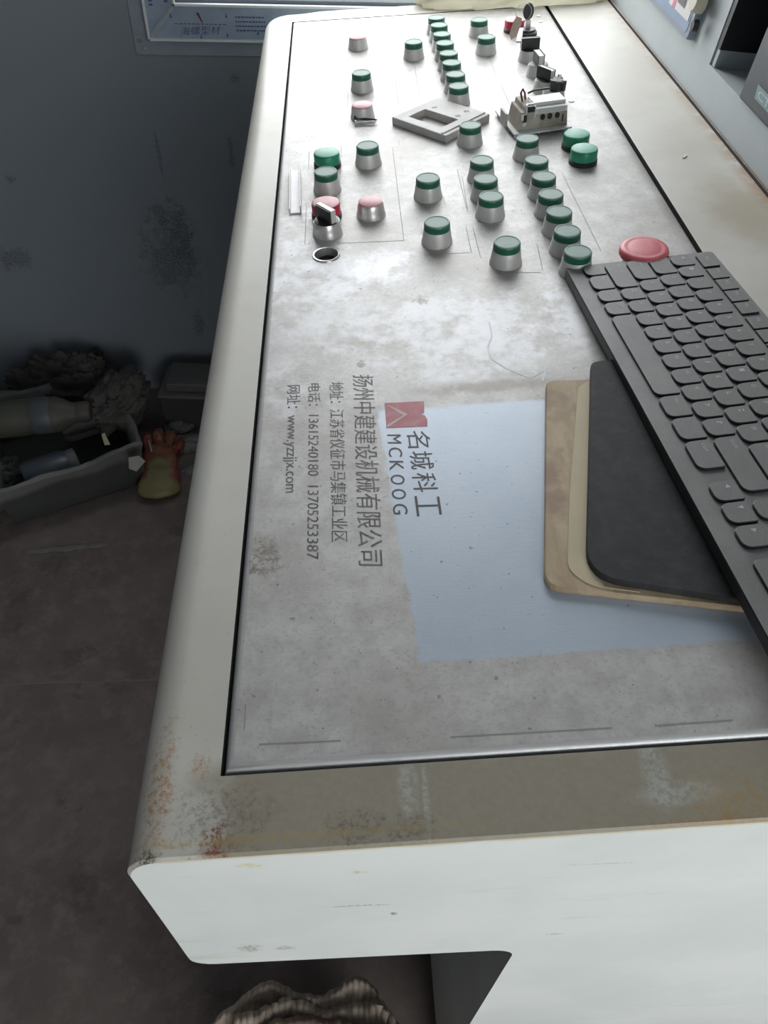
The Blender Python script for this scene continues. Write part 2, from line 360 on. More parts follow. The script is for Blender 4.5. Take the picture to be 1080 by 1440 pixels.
for k in range(4):
    a, b = ring[k], ring[(k + 1) % 4]; c, d = inn[(k + 1) % 4], inn[k]
    vs = [(p[0], y, p[1]) for y in (D0, D1) for p in (a, b, c, d)]
    MB().add(vs, [(0, 1, 2, 3), (7, 6, 5, 4), (0, 4, 5, 1), (1, 5, 6, 2), (2, 6, 7, 3), (3, 7, 4, 0)]).build('frame_member', [M_film], win, bevel=.0012)
    # bright bead on the outer and inner lip
ls = MB()
for (q, off) in ((ring, .0), (inn, -.004)):
    t = .004
    (ax, az), (bx, bz), (cx, cz), (dx, dz) = q
    ls.box(ax, bx, D0 - .006, D0 + .002, az, az + t).box(ax, ax + t, D0 - .006, D0 + .002, az, dz).box(ax, bx, D0 - .006, D0 + .002, cz - t, cz).box(bx - t, bx, D0 - .006, D0 + .002, az, dz)
ls.build('bead', M_pvcw, win, bevel=.0008)
# mitre seam lip
ms = MB()
for s0, s1 in (((fx0, fz0), (x0w, z0w - .006)),):
    ms.tube([(s0[0], D0 - .001, s0[1]), (s1[0], D0 - .001, s1[1])], .0035, 6)
ms.build('mitre_weld', M_pvc, win)
sa = MB(); sa.box(x0w, x1w, YW + .0, YW + .03, z0w - .002, z0w + .012).box(x0w, x1w, YW + .042, YW + .07, z0w - .002, z0w + .028).box(x0w, x0w + .05, YW + .004, YW + .03, z0w, z1w).box(.47, .52, YW + .004, YW + .03, z0w, z1w).box(x0w, x1w, YW + .004, YW + .03, z1w - .05, z1w)
sa.build('sash', M_pvcw, win, bevel=.002)
MB().box(x0w, x1w, YW + .014, YW + .018, z0w + .01, z1w - .03).build('pane', M_glass, win)
for (px, py) in ((196, 57), (203, 68)):
    q = wal(px, py, YW - .004); MB().lathe([(.0035, 0), (.0033, .0015), (.002, .003)], 12, M=Matrix.Translation(q) @ Matrix.Rotation(math.pi / 2, 4, 'X')).build('screw_head', M_chrome, win, smooth=40)
yp = D0 - .0003
def onfr(px, py): return wal(px, py, yp)
c0, c1, c2 = onfr(254, 50), onfr(309, 48), onfr(255, 38)
me = textmesh('film_lettering', '海螺型材', M_ink, lambda u, v: tuple(np.array((c0[0], yp, c0[2])) + u * (c1 - c0) + v * (c2 - c0)))
put('film_lettering', me, win)
bxm = MB(); p, q = onfr(249, 56), onfr(318, 18)
for k in range(5):
    z = p[2] + (q[2] - p[2]) * (.55 if k == 4 else 0) if k in (0, 4) else None
for (za, zb, xa, xb) in ((p[2], p[2] + .0006, p[0], q[0]),): pass
for i in range(12):
    xx = p[0] + (q[0] - p[0]) * i / 12; bxm.box(xx, xx + (q[0] - p[0]) / 18, yp - .0003, yp, (p[2] + q[2]) / 2 + .003, (p[2] + q[2]) / 2 + .004)
zc = q[2] - .010; xm = (p[0] + q[0]) / 2
bxm.add([(xm - .006, yp - .0003, zc + .009), (xm - .002, yp - .0003, zc + .010), (xm + .004, yp - .0003, zc - .006), (xm + .001, yp - .0003, zc - .004)], [(0, 1, 2, 3)])
bxm.build('film_emblem', simple('film_emblem_dark', (.12, .035, .05), .6), win)
lm = MB(); p, q = onfr(332, 39), onfr(375, 22)
for r_ in range(4):
    z = q[2] - .0065 * r_ - .002
    x = p[0]
    while x < q[0] - .004:
        l = random.uniform(.002, .006); lm.box(x, min(x + l, q[0]), yp - .0003, yp, z - .0022, z); x += l + .0012
for (px, py) in ((240, 22), (318, 22), (320, 49), (363, 46), (283, 52)):
    t = onfr(px, py); lm.add([(t[0] - .002, yp - .0003, t[2] - .003), (t[0] + .002, yp - .0003, t[2] - .003), (t[0], yp - .0003, t[2] + .004)], [(0, 1, 2)])
for k in range(10):
    t = onfr(213, 8); lm.box(t[0] - .004, t[0] + .002, yp - .0003, yp, t[2] + .006 * k, t[2] + .006 * k + .003)
    t = onfr(231, 6); lm.box(t[0], t[0] + .006, yp - .0003, yp, t[2] + .008 * k + .003, t[2] + .008 * k + .006)
lm.build('film_small_print', M_ink, win)

# ------------------------------------------------------------------ the console
con = thing('control_console', 'long cream steel control desk with a sloping button panel and white end face', 'console', Matrix.Translation((0, 0, 0)))
YF, YB, YK = .127, 1.405, .30
def ztop(x): return P0[2] + (x - P0[0]) * math.tan(TH)
XR = .95
xa, xb = P0[0] - .0910 * PX[0], P0[0] + .3020 * PX[0]; ya, yb = pan(315, 1088)[1] - .0012, 1.362
prof = [(XR, .6155)] + [(.02 + .1 * i, .6155) for i in reversed(range(0, 9))]
prof += [(-.089 - .0150 * math.sin(t), .6305 - .0150 * math.cos(t)) for t in [math.pi / 2 * i / 5 for i in range(6)]]
prof += [(-.1055, .72)]
rc = .0215; zc = ztop(-.107 + rc) - rc * 1.0
prof += [(-.107 + rc - rc * math.cos(t), zc + rc * math.sin(t)) for t in [(math.pi / 2 + TH) * i / 9 for i in range(10)]]
x_l = prof[-1][0]
topx = [xa, -.02, .1, .2, xb, P0[0] + .3955 * PX[0], P0[0] + .3995 * PX[0]]
NP0 = len(prof)
prof += [(x, ztop(x)) for x in topx] + [(XR, ztop(XR))]
rf = .03
def bod():
    ys = [YF + .0005, YF + .002, YF + .012, ya, .3, .7, 1.1, yb] + [YB - rf + rf * math.sin(math.pi / 2 * i / 6) for i in range(7)]
    b = MB(); n = len(prof); V = []
    for k, y in enumerate(ys):
        for (x, z) in prof:
            X_, Z_ = x, z
            if k == 0:    # tiny eased edge on the near face
                cx, cz = .4, .72; X_ = x + (.0015 if x < -.05 else 0); Z_ = z - .0015 if z > .79 else z
            if y > YB - rf and x < -.03:
                X_ = x + (rf - math.sqrt(max(0, rf * rf - (y - (YB - rf)) ** 2))) * min(1, (-.03 - x) / .04)
                if X_ > -.05 and False: pass
            V.append((X_, y, Z_ if not (y > YB - rf and x < x_l + .001 and z > .75) else Z_))
    b.v = V
    il, ir = NP0, NP0 + 4
    for k in range(len(ys) - 1):
        for i in range(n):
            j = (i + 1) % n
            if il <= i < ir and 3 <= k < 7: continue
            # 1 = top cream paint, 0 = white enamel
            mi = 1 if (i >= NP0 - 9 and i < n - 1) else 0
            if i == NP0 + 5: mi = 2
            b.f.append((k * n + i, k * n + j, (k + 1) * n + j, (k + 1) * n + i)); b.m.append(mi)
    b.f += [tuple(range(n)), tuple((len(ys) - 1) * n + i for i in reversed(range(n)))]; b.m += [0, 0]
    # recess
    d = .009
    def P(x, y, lo): return (x + (math.sin(TH) * d if lo else 0), y, ztop(x) - (math.cos(TH) * d if lo else 0))
    cs = [(xa, ya), (xb, ya), (xb, yb), (xa, yb)]
    b.add([P(x, y, 0) for x, y in cs] + [P(x, y, 1) for x, y in cs], [(0, 1, 5, 4), (1, 2, 6, 5), (2, 3, 7, 6), (3, 0, 4, 7), (4, 5, 6, 7)], 2)
    return b.build('desk_body', [M_body, M_top, M_gap], con, smooth=28)
bod()
# pedestal end panel and set-back base
ped = MB()
pp = [(.113, 0.)] + [(.113, .597)] + [(.097 + .016 * math.cos(t), .5995 + .016 * math.sin(t)) for t in [math.pi / 2 * i / 5 for i in range(6)]] + [(XR, .6155), (XR, 0)]
n = len(pp); vs = [(x, y, z) for y in (YF + .0005, YK) for x, z in pp]
ped.add(vs, [(i, (i + 1) % n, n + (i + 1) % n, n + i) for i in range(n)] + [tuple(range(n)), tuple(n + i for i in reversed(range(n)))])
ped.build('pedestal', M_body, con, smooth=28)
MB().box(.50, XR, YK, 1.25, 0, .6155).build('knee_recess_panel', M_body, con)
MB().box(.113, XR, 1.25, YB - .01, 0, .6155).build('pedestal', M_body, con, bevel=.002)

# upper cabinet leaning back
LN = math.radians(4)
base = P0 + PX * .4005
CMX = Matrix(((math.sin(LN), 0, math.cos(LN), base[0]), (0, -1, 0, 0), (math.cos(LN), 0, -math.sin(LN), base[2]), (0, 0, 0, 1)))  # local x = up the face, y = towards viewer, z = inwards
# use explicit: face point (s up, y along, d inwards)
def cf(s, y, d=0.): return (base[0] + s * math.sin(LN) + d * math.cos(LN), y, base[2] + s * math.cos(LN) - d * math.sin(LN))
nn = (-math.cos(LN), 0, math.sin(LN))
def cpx(px, py, d=0.):
    p = hit(px, py, cf(0, 0, d), nn); return ((p[2] - base[2] + d * math.sin(LN)) / math.cos(LN), p[1])
so, yo = cpx(997.6, 90.7); yo = (yo + cpx(1031, 0)[1]) / 2
s1o, y1o = so + .30, .40
HC = .48
cb = MB()
def fq(b, s0, s1, y0, y1, d0=0., d1=None, mi=0):
    vs = [cf(s, y, d) for d in (d0, d1) for s, y in ((s0, y0), (s1, y0), (s1, y1), (s0, y1))]
    b.add(vs, [(0, 1, 2, 3), (7, 6, 5, 4), (0, 4, 5, 1), (1, 5, 6, 2), (2, 6, 7, 3), (3, 7, 4, 0)], mi)
t = .012
for (s0, s1, y0, y1) in ((0.001, so, YF, YB), (s1o, HC, YF, YB), (so, s1o, yo, YB), (so, s1o, YF, y1o)): fq(cb, s0, s1, y0, y1, 0, t)
cb.build('cabinet_face', M_cab, con)
c2_ = MB(); fq(c2_, HC - .01, HC, YF, YB, t, .45); fq(c2_, 0.03, HC, YF, YF + .01, t, .45); fq(c2_, 0.03, HC, YB - .01, YB, t, .45)
c2_.build('cabinet_shell', M_cab, con)
c3_ = MB(); fq(c3_, so - .012, so, y1o, yo, t, .32); fq(c3_, s1o, s1o + .01, y1o, yo, t, .32); fq(c3_, so, s1o, yo, yo + .01, t, .32); fq(c3_, so, s1o, y1o - .01, y1o, t, .32); fq(c3_, so - .01, s1o, y1o, yo, .32, .33)
c3_.build('cubby_lining', M_cab, con)

# rounded-edge panel lid
pa0, pb0 = -.0895, pan(315, 1088)[1]; pa1, pb1 = .2975, 1.3585
panel = None
def build_panel():
    b = MB(); r = .0050
    K = 6; outl = []
    for k in range(K + 1):
        a = math.pi / 2 * k / K
        ins = r * (1 - math.cos(math.pi / 2 - a)) ; 
        outl.append((r - r * math.sin(math.pi / 2 - a) if False else r * (1 - math.sin(math.pi / 2 * (1 - k / K))) , k))
    rings = []
    NXs, NYs = 16, 48
    def ringpts(ins, z):
        xs = [pa0 + ins + (pa1 + .002 - pa0 - ins - 2.6 * ins) * i / NXs for i in range(NXs + 1)]; ys = [pb0 + ins + (pb1 - pb0 - 2 * ins) * i / NYs for i in range(NYs + 1)]
        return [(x, ys[0], z) for x in xs[:-1]] + [(xs[-1], y, z) for y in ys[:-1]] + [(x, ys[-1], z) for x in reversed(xs[1:])] + [(xs[0], y, z) for y in reversed(ys[1:])]
    R_ = [ringpts(0, -.0075)]
    for k in range(K + 1):
        q = math.pi / 2 * k / K
        R_.append(ringpts(r - r * math.cos(q), .0012 - r + r * math.sin(q)))
    n = len(R_[0])
    for ring_ in R_: b.v += ring_
    for k in range(len(R_) - 1):
        for i in range(n): b.f.append((k * n + i, k * n + (i + 1) % n, (k + 1) * n + (i + 1) % n, (k + 1) * n + i)); b.m.append(0)
    return b, R_[-1]
HOLE = pan(459, 360.5)
b_, top_ = build_panel()
# top sheet with a real hole: ring of quads around the hole inside a square, plus surrounding strips
hs = .02; hx, hy = HOLE; Z1 = .0012; q4 = .0050
X0, X1, Y0, Y1 = pa0 + q4, pa1 + .002 - 2.6 * q4, pb0 + q4, pb1 - q4
for (a, c, d, e) in ((X0, X1, Y0, hy - hs), (X0, X1, hy + hs, Y1), (X0, hx - hs, hy - hs, hy + hs), (hx + hs, X1, hy - hs, hy + hs)):
    b_.add([(a, d, Z1), (c, d, Z1), (c, e, Z1), (a, e, Z1)], [(0, 1, 2, 3)])
SEG = 48; sq = []; ci = []
for i in range(SEG):
    a = 2 * math.pi * i / SEG; c, s_ = math.cos(a), math.sin(a); k = hs / max(abs(c), abs(s_)); sq.append((hx + c * k, hy + s_ * k, Z1)); ci.append((hx + c * .0112, hy + s_ * .0112, Z1))
lo = [(x, y, -.006) for x, y, z in ci]
b_.add(sq + ci + lo, [(i, (i + 1) % SEG, SEG + (i + 1) % SEG, SEG + i) for i in range(SEG)] + [(SEG + i, SEG + (i + 1) % SEG, 2 * SEG + (i + 1) % SEG, 2 * SEG + i) for i in range(SEG)])
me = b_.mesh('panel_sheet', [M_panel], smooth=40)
panel = put('control_panel', me, con, PM, label='brushed steel control panel lid, dusty with a clean patch tinted as a blue sky reflection')
H = Z1 + .00015
hr = MB(); hr.lathe([(.0112, -.006), (.0112, .0012), (.0125, .0013), (.0131, .0006), (.0133, 0)], 40, close=False); hr.lathe([(.0109, -.0065), (.0001, -.0065)], 40, close=False, mats=[1])
hr.build('empty_button_hole', [M_chrome, M_gap], panel, mat=T(hx, hy, Z1), smooth=40, label='empty round button hole with a thin metal rim')
# lettering printed on the panel
def quad_on(p_start_base, p_end_base, p_start_top):
    a, b, c = (np.array(pan(*q)) for q in (p_start_base, p_end_base, p_start_top))
    def fn(u, v):
        q = a + u * (b - a) + v * (c - a); return (q[0], q[1], H)
    return fn
def lettering(s, base0, base1, top0, mat, name='lettering'):
    me = textmesh(name, s, mat, quad_on(base0, base1, top0)); return put(name, me, panel)
lettering('扬州中建建设机械有限公司', (496, 529), (504, 797), (525, 529), M_print2)
lettering('地址：江苏省仪征市马集镇工业区', (463, 539), (466, 764), (483, 539), M_print2)
lettering('电话：13615240180  13705253387', (433.5, 541), (430, 788), (451, 541), M_print2)
lettering('网址：www.yzzjjx.com', (401, 544), (396.5, 695), (423, 543), M_print2)
# spaced letters of the trade name
def spaced(chars, s0, s1, t0, frac, mat):
    fn = quad_on(s0, s1, t0); n = len(chars)
    for i, ch in enumerate(chars):
        u0 = i / n * (1 + (1 - frac) / n); u1 = u0 + frac / n
        me = textmesh('letter', ch, mat, lambda u, v: fn(u0 + u * (u1 - u0), v)); put('letter', me, panel)
spaced('MCKOOG', (544.5, 613), (553, 726), (563.5, 613), .72, M_print)
spaced('名城科工', (571, 608), (586.5, 729), (603, 607), .86, M_print)
def flat(pts, mat, name, h=H, hh=0):
    MB().add([(*pan(*p), h) for p in pts], [tuple(range(len(pts)))]).build(name, mat, panel)
flat([(540.8, 568.8), (596.4, 566), (596.5, 583), (591, 584.5), (597.5, 586), (601, 592), (601, 601.4), (543.6, 603.9)], M_red, 'emblem')
flat([(543.5, 571.5), (548, 572.5), (573.5, 584.5), (567, 586)], M_logo2, 'emblem_chevron', H + .0001)
flat([(573.5, 584.5), (567, 586), (543.5, 600.5), (546, 603)], M_logo2, 'emblem_chevron', H + .0001)
# thin printed outlines around button groups
M_line = simple('thin_grey_print', (.30, .29, .28), .6)
def pl(*pts):
    for p, q in zip(pts, pts[1:]):
        a, b = np.array(pan(*p)), np.array(pan(*q)); d = (b - a) / np.linalg.norm(b - a); nrm = np.array((-d[1], d[0])) * .00035
        ol = MB(); ol.add([(*(a - nrm), H), (*(b - nrm), H), (*(b + nrm), H), (*(a + nrm), H)], [(0, 1, 2, 3)]); ol.build('printed_line', M_line, panel)
pl((552, 208), (568, 340), (474, 344)); pl((480, 206), (477, 285)); pl((435, 215), (434, 240)); pl((431, 290), (429, 345))
pl((490, 66), (489, 150)); pl((520, 66), (525, 140)); pl((549, 60), (561, 150)); pl((581, 84), (590, 135)); pl((561, 200), (561, 206))
pl((643, 240), (656, 295)); pl((650, 250), (658, 300)); pl((655, 320), (663, 357)); pl((665, 322), (676, 365)); pl((592, 325), (598, 340)); pl((596, 360), (660, 357))
pl((790, 245), (845, 355)); pl((755, 345), (763, 382)); pl((695, 385), (760, 385)); pl((683, 66), (698, 110)); pl((704, 120), (722, 160))
pl((346, 992), (344, 1028)); pl((365, 1048), (480, 1043)); pl((633, 1038), (860, 1025)); pl((920, 1022), (1030, 1014)); pl((618, 262), (626, 290))
# flaking scratch beside the mouse board
sc_ = MB(); zig = [(688, 455), (692, 475), (686, 488), (691, 506), (712, 520), (745, 533), (768, 522), (762, 538)]
for p, q in zip(zig, zig[1:]):
    a, b = np.array(pan(*p)), np.array(pan(*q)); d = (b - a) / np.linalg.norm(b - a); nrm = np.array((-d[1], d[0])) * .0008
    sc_.add([(*(a - nrm), H), (*(b - nrm * .7), H), (*(b + nrm), H), (*(a + nrm * .7), H)], [(0, 1, 2, 3)])
sc_.build('pale_scratch', simple('pale_scratch_white', (.72, .73, .75), .5), panel)

# push buttons
def bez(h=.0135): return [(.0146, 0), (.0146, .0016), (.0138, .0045), (.0132, .0080), (.0127, h - .0008), (.0123, h)]
me_gb = MB().lathe(bez(), 40).mesh('bezel', [M_silver], smooth=35)
me_gc = MB().lathe([(.0114, .0130), (.0122, .0135), (.0122, .0160), (.0119, .0164), (.0121, .0168), (.0120, .0192), (.0113, .0202), (.0103, .0204), (.0099, .0200)], 40, mats=[0, 0, 0, 0, 0, 1, 1, 1, 1]).mesh('green_cap', [M_gside, M_gtop], smooth=35)
me_pc = MB().lathe([(.0121, .0130), (.0120, .0142), (.0112, .0148)], 40).mesh('red_cap', [M_pink], smooth=50)
me_cb = MB().lathe(bez(), 40).mesh('bezel', [M_chrome], smooth=35)
me_lb = MB().lathe([(.0150, 0), (.0150, .0040), (.0142, .0048)], 40).mesh('lamp_base', [M_black], smooth=35)
def lens(side, top): return MB().lathe([(.0141, .0045), (.0141, .0135), (.0136, .0148), (.0122, .0154)], 40, mats=[0, 0, 1, 1]).mesh('lens', [side, top], smooth=50)
me_lg = lens(M_glamp, M_glampt); me_lr = lens(M_redlens, M_pink)
def mount(name, label, px, py, h, parts, rz=0.):
    a, b = pan(px, py, h + Z1); e = put(name, None, con, onpanel(a, b, Z1, rz), label=label)
    for nm, me in parts: put(nm, me, e)
    return e
greens = [(507.8, 101.5), (581.5, 58), (613.7, 23.8), (617.6, 34.3), (621.5, 47), (625.9, 59.5), (631, 73.8), (635.2, 87.2), (640.7, 103.4), (645, 120), (673.9, 27), (684.2, 51),
          (516.6, 203.5), (457.8, 240.2), (601.7, 249.2), (614.6, 311.5), (661.4, 175), (742, 193.5), (677.8, 224.2), (755, 223.5), (683, 250.0), (765.1, 246.8), (690.7, 274.8), (775, 271.7), (786.7, 296.3), (798.3, 323.5), (813, 352.6), (713.3, 339.6)]
for p in greens: mount('green_push_button', 'green-capped push button in a silver bezel', *p, .0204, (('bezel', me_gb), ('cap', me_gc)))
for p in ((503, 51), (509, 146.5), (520.8, 282)): mount('red_push_button', 'flush faded-red push button in a silver bezel', *p, .0148, (('bezel', me_cb if p[1] > 200 else me_gb), ('cap', me_pc)))
for p in ((459, 214), (811.3, 187.5), (822.2, 208.3)): mount('green_indicator_lamp', 'bright green indicator lamp on a black base', *p, .0150, (('lamp_base', me_lb), ('lens', me_lg)))
for p in ((457.8, 284.5), (724, 27)): mount('red_indicator_lamp', 'red indicator lamp on a black base', *p, .0150, (('lamp_base', me_lb), ('lens', me_lr)))
# selector switches
def shift(b):
    b.v = [(x, y, z - .0025) for x, y, z in b.v]; return b
def knobmesh(broken=False):
    b = MB()
    b.lathe([(.0121, .0150), (.0121, .0162), (.0105, .0168)], 36)
    if not broken:
        b.prism(rrect(-.0115, .0115, -.0038, .0038, .0015, 2), .0165, .0290)
        b.prism(rrect(-.0105, .0120, -.0022, .0022, .0006, 2), .0288, .0297, 1)
        b.box(.0113, .0122, -.0026, .0026, .0175, .0296, 1)
    return b
me_kn = shift(knobmesh()).mesh('knob', [M_black, M_silver], smooth=35, bevel=.0)
def knob2():
    b = knobmesh(True)
    b.box(-.012, .012, -.0042, -.0034, .0165, .030); b.box(-.012, .012, .0034, .0042, .0165, .029); b.box(-.0115, .0115, -.0034, .0034, .0165, .0285, 1)
    return shift(b).mesh('knob', [M_black, M_white], smooth=35)
me_k2 = knob2()
mount('selector_switch', 'black-handled selector switch in a chrome bezel', 459, 309, .0140, (('bezel', me_cb), ('knob', me_kn)), math.radians(-52))
for (p, a) in (((745, 68), 0), ((757, 89), 95), ((767, 111), -58)): mount('selector_switch', 'selector switch with a white and black lever knob', *p, .0140, (('bezel', me_gb), ('knob', me_k2)), math.radians(a))
e = mount('selector_switch', 'selector switch with a broken knob', 779, 124, .0140, (('bezel', me_gb), ('knob', shift(knobmesh(True)).mesh('knob', [M_blackd], smooth=35))))
bk = MB(); rnd = random.Random(3)
for k in range(7):
    bk.box(-.006, .006, -.002, .002, 0, .011, M=Matrix.Translation((rnd.uniform(-.004, .011), rnd.uniform(-.008, .009), .0140)) @ Matrix.Rotation(rnd.uniform(0, 3), 4, 'Z') @ Matrix.Rotation(rnd.uniform(-.5, .5), 4, 'X'))
bk.build('broken_stub', M_blackd, e)
ks = mount('key_switch', 'black key switch', 742, 42, .006, (('lock_barrel', MB().lathe([(.0135, 0), (.0135, .004), (.0115, .005), (.0110, .0075)], 32).mesh('lock_barrel', [M_black], smooth=35)),))
# emergency stop
a, b = pan(907, 346, .018)
es = put('emergency_stop_button', None, con, onpanel(a, b, Z1), label='large red mushroom emergency stop button')
MB().lathe([(.0165, 0), (.0165, .004), (.0125, .005), (.0125, .008)], 40).build('collar', M_silver, es, smooth=35)
MB().lathe([(.0125, .0075), (.0200, .0080), (.0213, .0100), (.0213, .0125), (.0203, .0148), (.0172, .0160), (.0155, .0155), (.0135, .0160), (.006, .0163)], 48).build('mushroom_cap', simple('faded_red_mushroom', (.58, .055, .075), .4, scale=60, dust=(.66, .22, .23), dustamt=.55), es, smooth=60)
# small marks and screws on the panel
for (px, py) in ((757, 24), (760, 32), (803, 144)):
    a, b = pan(px, py); MB().lathe([(.0035, 0), (.0032, .0008), (.002, .0012)], 14).build('panel_rivet', M_silver, panel, mat=T(a, b, Z1), smooth=40)

# meter plate on the cabinet face
s0, y0 = cpx(976, 59); s1 = s0 + .13; y1 = y0 + .30
mt = put('meter_unit', None, con, label='blue-grey bezelled instrument plate with a barcode sticker')
M_met = simple('blue_grey_plastic', (.24, .28, .34), .4, scale=40); M_metd = simple('blue_label_face', (.24, .31, .44), .35, scale=30)
def faceplate(sa, sb, ya_, yb_, d0, d1, mat, name, r=.006, parent=mt, inset=.002):
    pts = rrect(0, sb - sa, 0, yb_ - ya_, r, 4); mm = MB(); mm.prism(pts, 0, d1 - d0, inset=inset)
    mm.v = [cf(sa + v[0], ya_ + v[1], -d0 - v[2]) for v in mm.v]
    return mm.build(name, mat, parent, smooth=30)
faceplate(s0, s1, y0, y1, 0, .009, M_met, 'plate')
faceplate(s0 + .006, s1 - .006, y0 + .010, y1 - .006, .009, .0095, M_metd, 'blue_label', .004, inset=.0002)
def fsp(px, py): return cpx(px, py, -.0098)
sa_, yA = fsp(968, 28); sb_, yB = fsp(950, 3)
faceplate(sa_ - .002, sa_ + .024, yA, yA + .075, .0098, .0101, simple('barcode_paper', (.62, .60, .60), .6), 'sticker', .0008, inset=.00005)
faceplate(sa_ - .002, sa_ + .024, yA + .052, yA + .062, .0102, .0104, simple('pink_bar', (.60, .16, .26), .6), 'pink_stripe', .0005, inset=.00003)
bc = MB(); yy = yA + .020
for k in range(14):
    l = random.choice((.0006, .001, .0014)); bc.add([cf(sa_ + .006, yy, -.0105), cf(sa_ + .017, yy, -.0105), cf(sa_ + .017, yy + l, -.0105), cf(sa_ + .006, yy + l, -.0105)], [(0, 1, 2, 3)]); yy += l + random.choice((.0006, .0011))
bc.build('barcode', M_print, mt)
def cfM(s, y, d): return Matrix(((0, math.sin(LN), -math.cos(LN), 0), (1, 0, 0, 0), (0, math.cos(LN), math.sin(LN), 0), (0, 0, 0, 1))).to_4x4(), cf(s, y, d)
def knob_on_face(px, py, r, h, mat, name):
    s, y = cpx(px, py, -.01); mm, pos = cfM(s, y, -.009); MB().lathe([(r, 0), (r * .95, h * .7), (r * .8, h)], 28, M=Matrix.Translation(pos) @ mm).build(name, mat, mt, smooth=40)
knob_on_face(979, 36, .0065, .006, M_black, 'black_knob')
knob_on_face(988, 0, .014, .012, simple('cream_dial', (.55, .52, .42), .5), 'cream_dial')
# computer in the cubby, plus an added black sheet as the dark far wall
M_pc = simple('dark_slate_case', (.052, .060, .068), .45, scale=60, var=.1)
spc, ypc = cpx(1043, 136)
pc = thing('desktop_computer', 'dark slate computer case standing in the cabinet cubby, pale label on it', 'computer')
b = MB(); fq(b, so + .0005, so + .20, y1o + .02, ypc, -.004, .28); b.build('case', M_pc, pc, bevel=.003)
sl, yl = cpx(1061, 138, -.005)
q = [cpx(*p, -.0045) for p in ((1066, 118), (1061, 138), (1092, 172), (1097, 150))]
MB().add([cf(*p, -.0045) for p in q], [(0, 1, 2, 3)]).build('label_plate', simple('pale_teal_label', (.24, .33, .34), .5), pc)
def labfn(u, v):
    A = np.array(q[1]) * .78 + np.array(q[0]) * .22; s0_ = A + (np.array(q[2]) - np.array(q[1])) * (.10 + u * .8); s0_ = s0_ + (np.array(q[0]) - np.array(q[1])) * v * .55; return cf(*s0_, -.0048)
put('label_lettering', textmesh('label_lettering', 'CTU', simple('label_white', (.55, .66, .66), .5), labfn), pc)
be = thing('dark_cubby_sheet', 'black sheet added as the dark far wall of the cabinet cubby', 'backing')
b = MB(); fq(b, so + .018, so + .285, yo - .010, yo - .001, .001, .27); b.build('wall_sheet', M_black, be)
b = MB(); fq(b, so + .0003, so + .018, yo - .010, yo - .001, .002, .26); b.build('wall_lower_strip', M_cab, be)

# ------------------------------------------------------------------ keyboard
tk = R @ np.array([.16870163, -.2118059, .66689812]) + CAM
ak = R @ np.array([.10456592, .70900874, -.69740417]); ak /= np.linalg.norm(ak)
bk_ = R @ np.array([.99246396, -.11939592, .0275662]); bk_ -= (bk_ @ ak) * ak; bk_ /= np.linalg.norm(bk_)
nk = np.cross(ak, bk_)
if nk[2] < 0: nk = -nk
# local x = +u, local y = +v, z = up (x cross y = up checks)
KM = Matrix(((ak[0], bk_[0], nk[0], tk[0]), (ak[1], bk_[1], nk[1], tk[1]), (ak[2], bk_[2], nk[2], tk[2]), (0, 0, 0, 1)))
U = .01905
kb = thing('keyboard', 'dusty dark grey full-size keyboard lying across the mouse mat', 'keyboard', KM)
kt = .0022
def kp(x0, x1, y0, y1): return x0 * U, x1 * U, y0 * U, y1 * U
bm_ = MB(); x0, x1, y0, y1 = kp(-.27, 22.4, -.62, 6.2)
bm_.prism(rrect(x0, x1, y0, y1, .004, 3), -.0085 - kt, -kt, inset=.0012, mi=1, top=0)
for i in range(len(bm_.m)):
    pass
bm_.build('case', [M_key, M_black], kb)
fm = MB()
for (xx, yy, hh) in ((16.5 * U, -.1 * U, .0046), (16.5 * U, 5.6 * U, .0060), (.4 * U, 0, .0016), (.4 * U, 5.5 * U, .0026)): fm.prism(rrect(xx, xx + .03, yy, yy + .008, .002, 2), -.0085 - kt - hh, -.0085 - kt)
fm.build('foot', M_black, kb)
cache = {}
def key(u0, u1, v0, v1, leg='', r=.0058, flatk=False):
    g = .0008
    wd, hd = (u1 - u0) * U - 2 * g, (v1 - v0) * U - 2 * g
    kk = (round(wd, 5), round(hd, 5), flatk)
    if kk not in cache:
        rr = (.0012, .0012, min(r, hd * .4), min(r, hd * .4)) if not flatk else (.0008,) * 4
        b = MB(); hgt = kt if not flatk else .0016
        b.prism(rrect(0, wd, 0, hd, 0, 4, rs=rr), -kt, -kt + hgt, mi=1, top=0, inset=.0004)
        cache[kk] = b.mesh('key', [M_key, M_black])
    o = put('key', cache[kk], kb, Matrix.Translation((u0 * U + g, v0 * U + g, 0)))
    if leg:
        s = .0036 if len(leg) == 1 else .0024; L = s * .75 * len(leg) if len(leg) > 1 else s * .8
        z = .0001 if not flatk else -kt + .0017
        put('legend', textmesh('legend', leg, M_legend, lambda u, v: (.0035 + u * L, hd - .0045 - s + v * s, z)), o)
def rowk(v, us, legs, **k):
    for i in range(len(us) - 1): key(us[i], us[i + 1], v, v + 1, legs[i] if i < len(legs) else '', **k)
rowk(0, [0, .97, 2.2, 3.2, 4.25, 9.75, 11.02, 12.27, 13.77], ['Ctrl', 'Fn', '', 'Alt', '', 'Alt', '', 'Ctrl'])
rowk(1, [0] + [2.25 + i for i in range(11)] + [15], ['Shift'] + list('ZXCVBNM<>?') + ['Shift'])
rowk(2, [0] + [1.75 + i for i in range(12)] + [15], ['Caps'] + list('ASDFGHJKL:"') + ['Enter'])
rowk(3, [0] + [1.5 + i for i in range(13)] + [15], ['Tab'] + list('QWERTYUIOP{}|'))
rowk(4, [0] + [1. + i for i in range(13)] + [15], list('~1234567890-+'))
key(.15, 1.27, 5.2, 6.02, 'Esc', flatk=True)
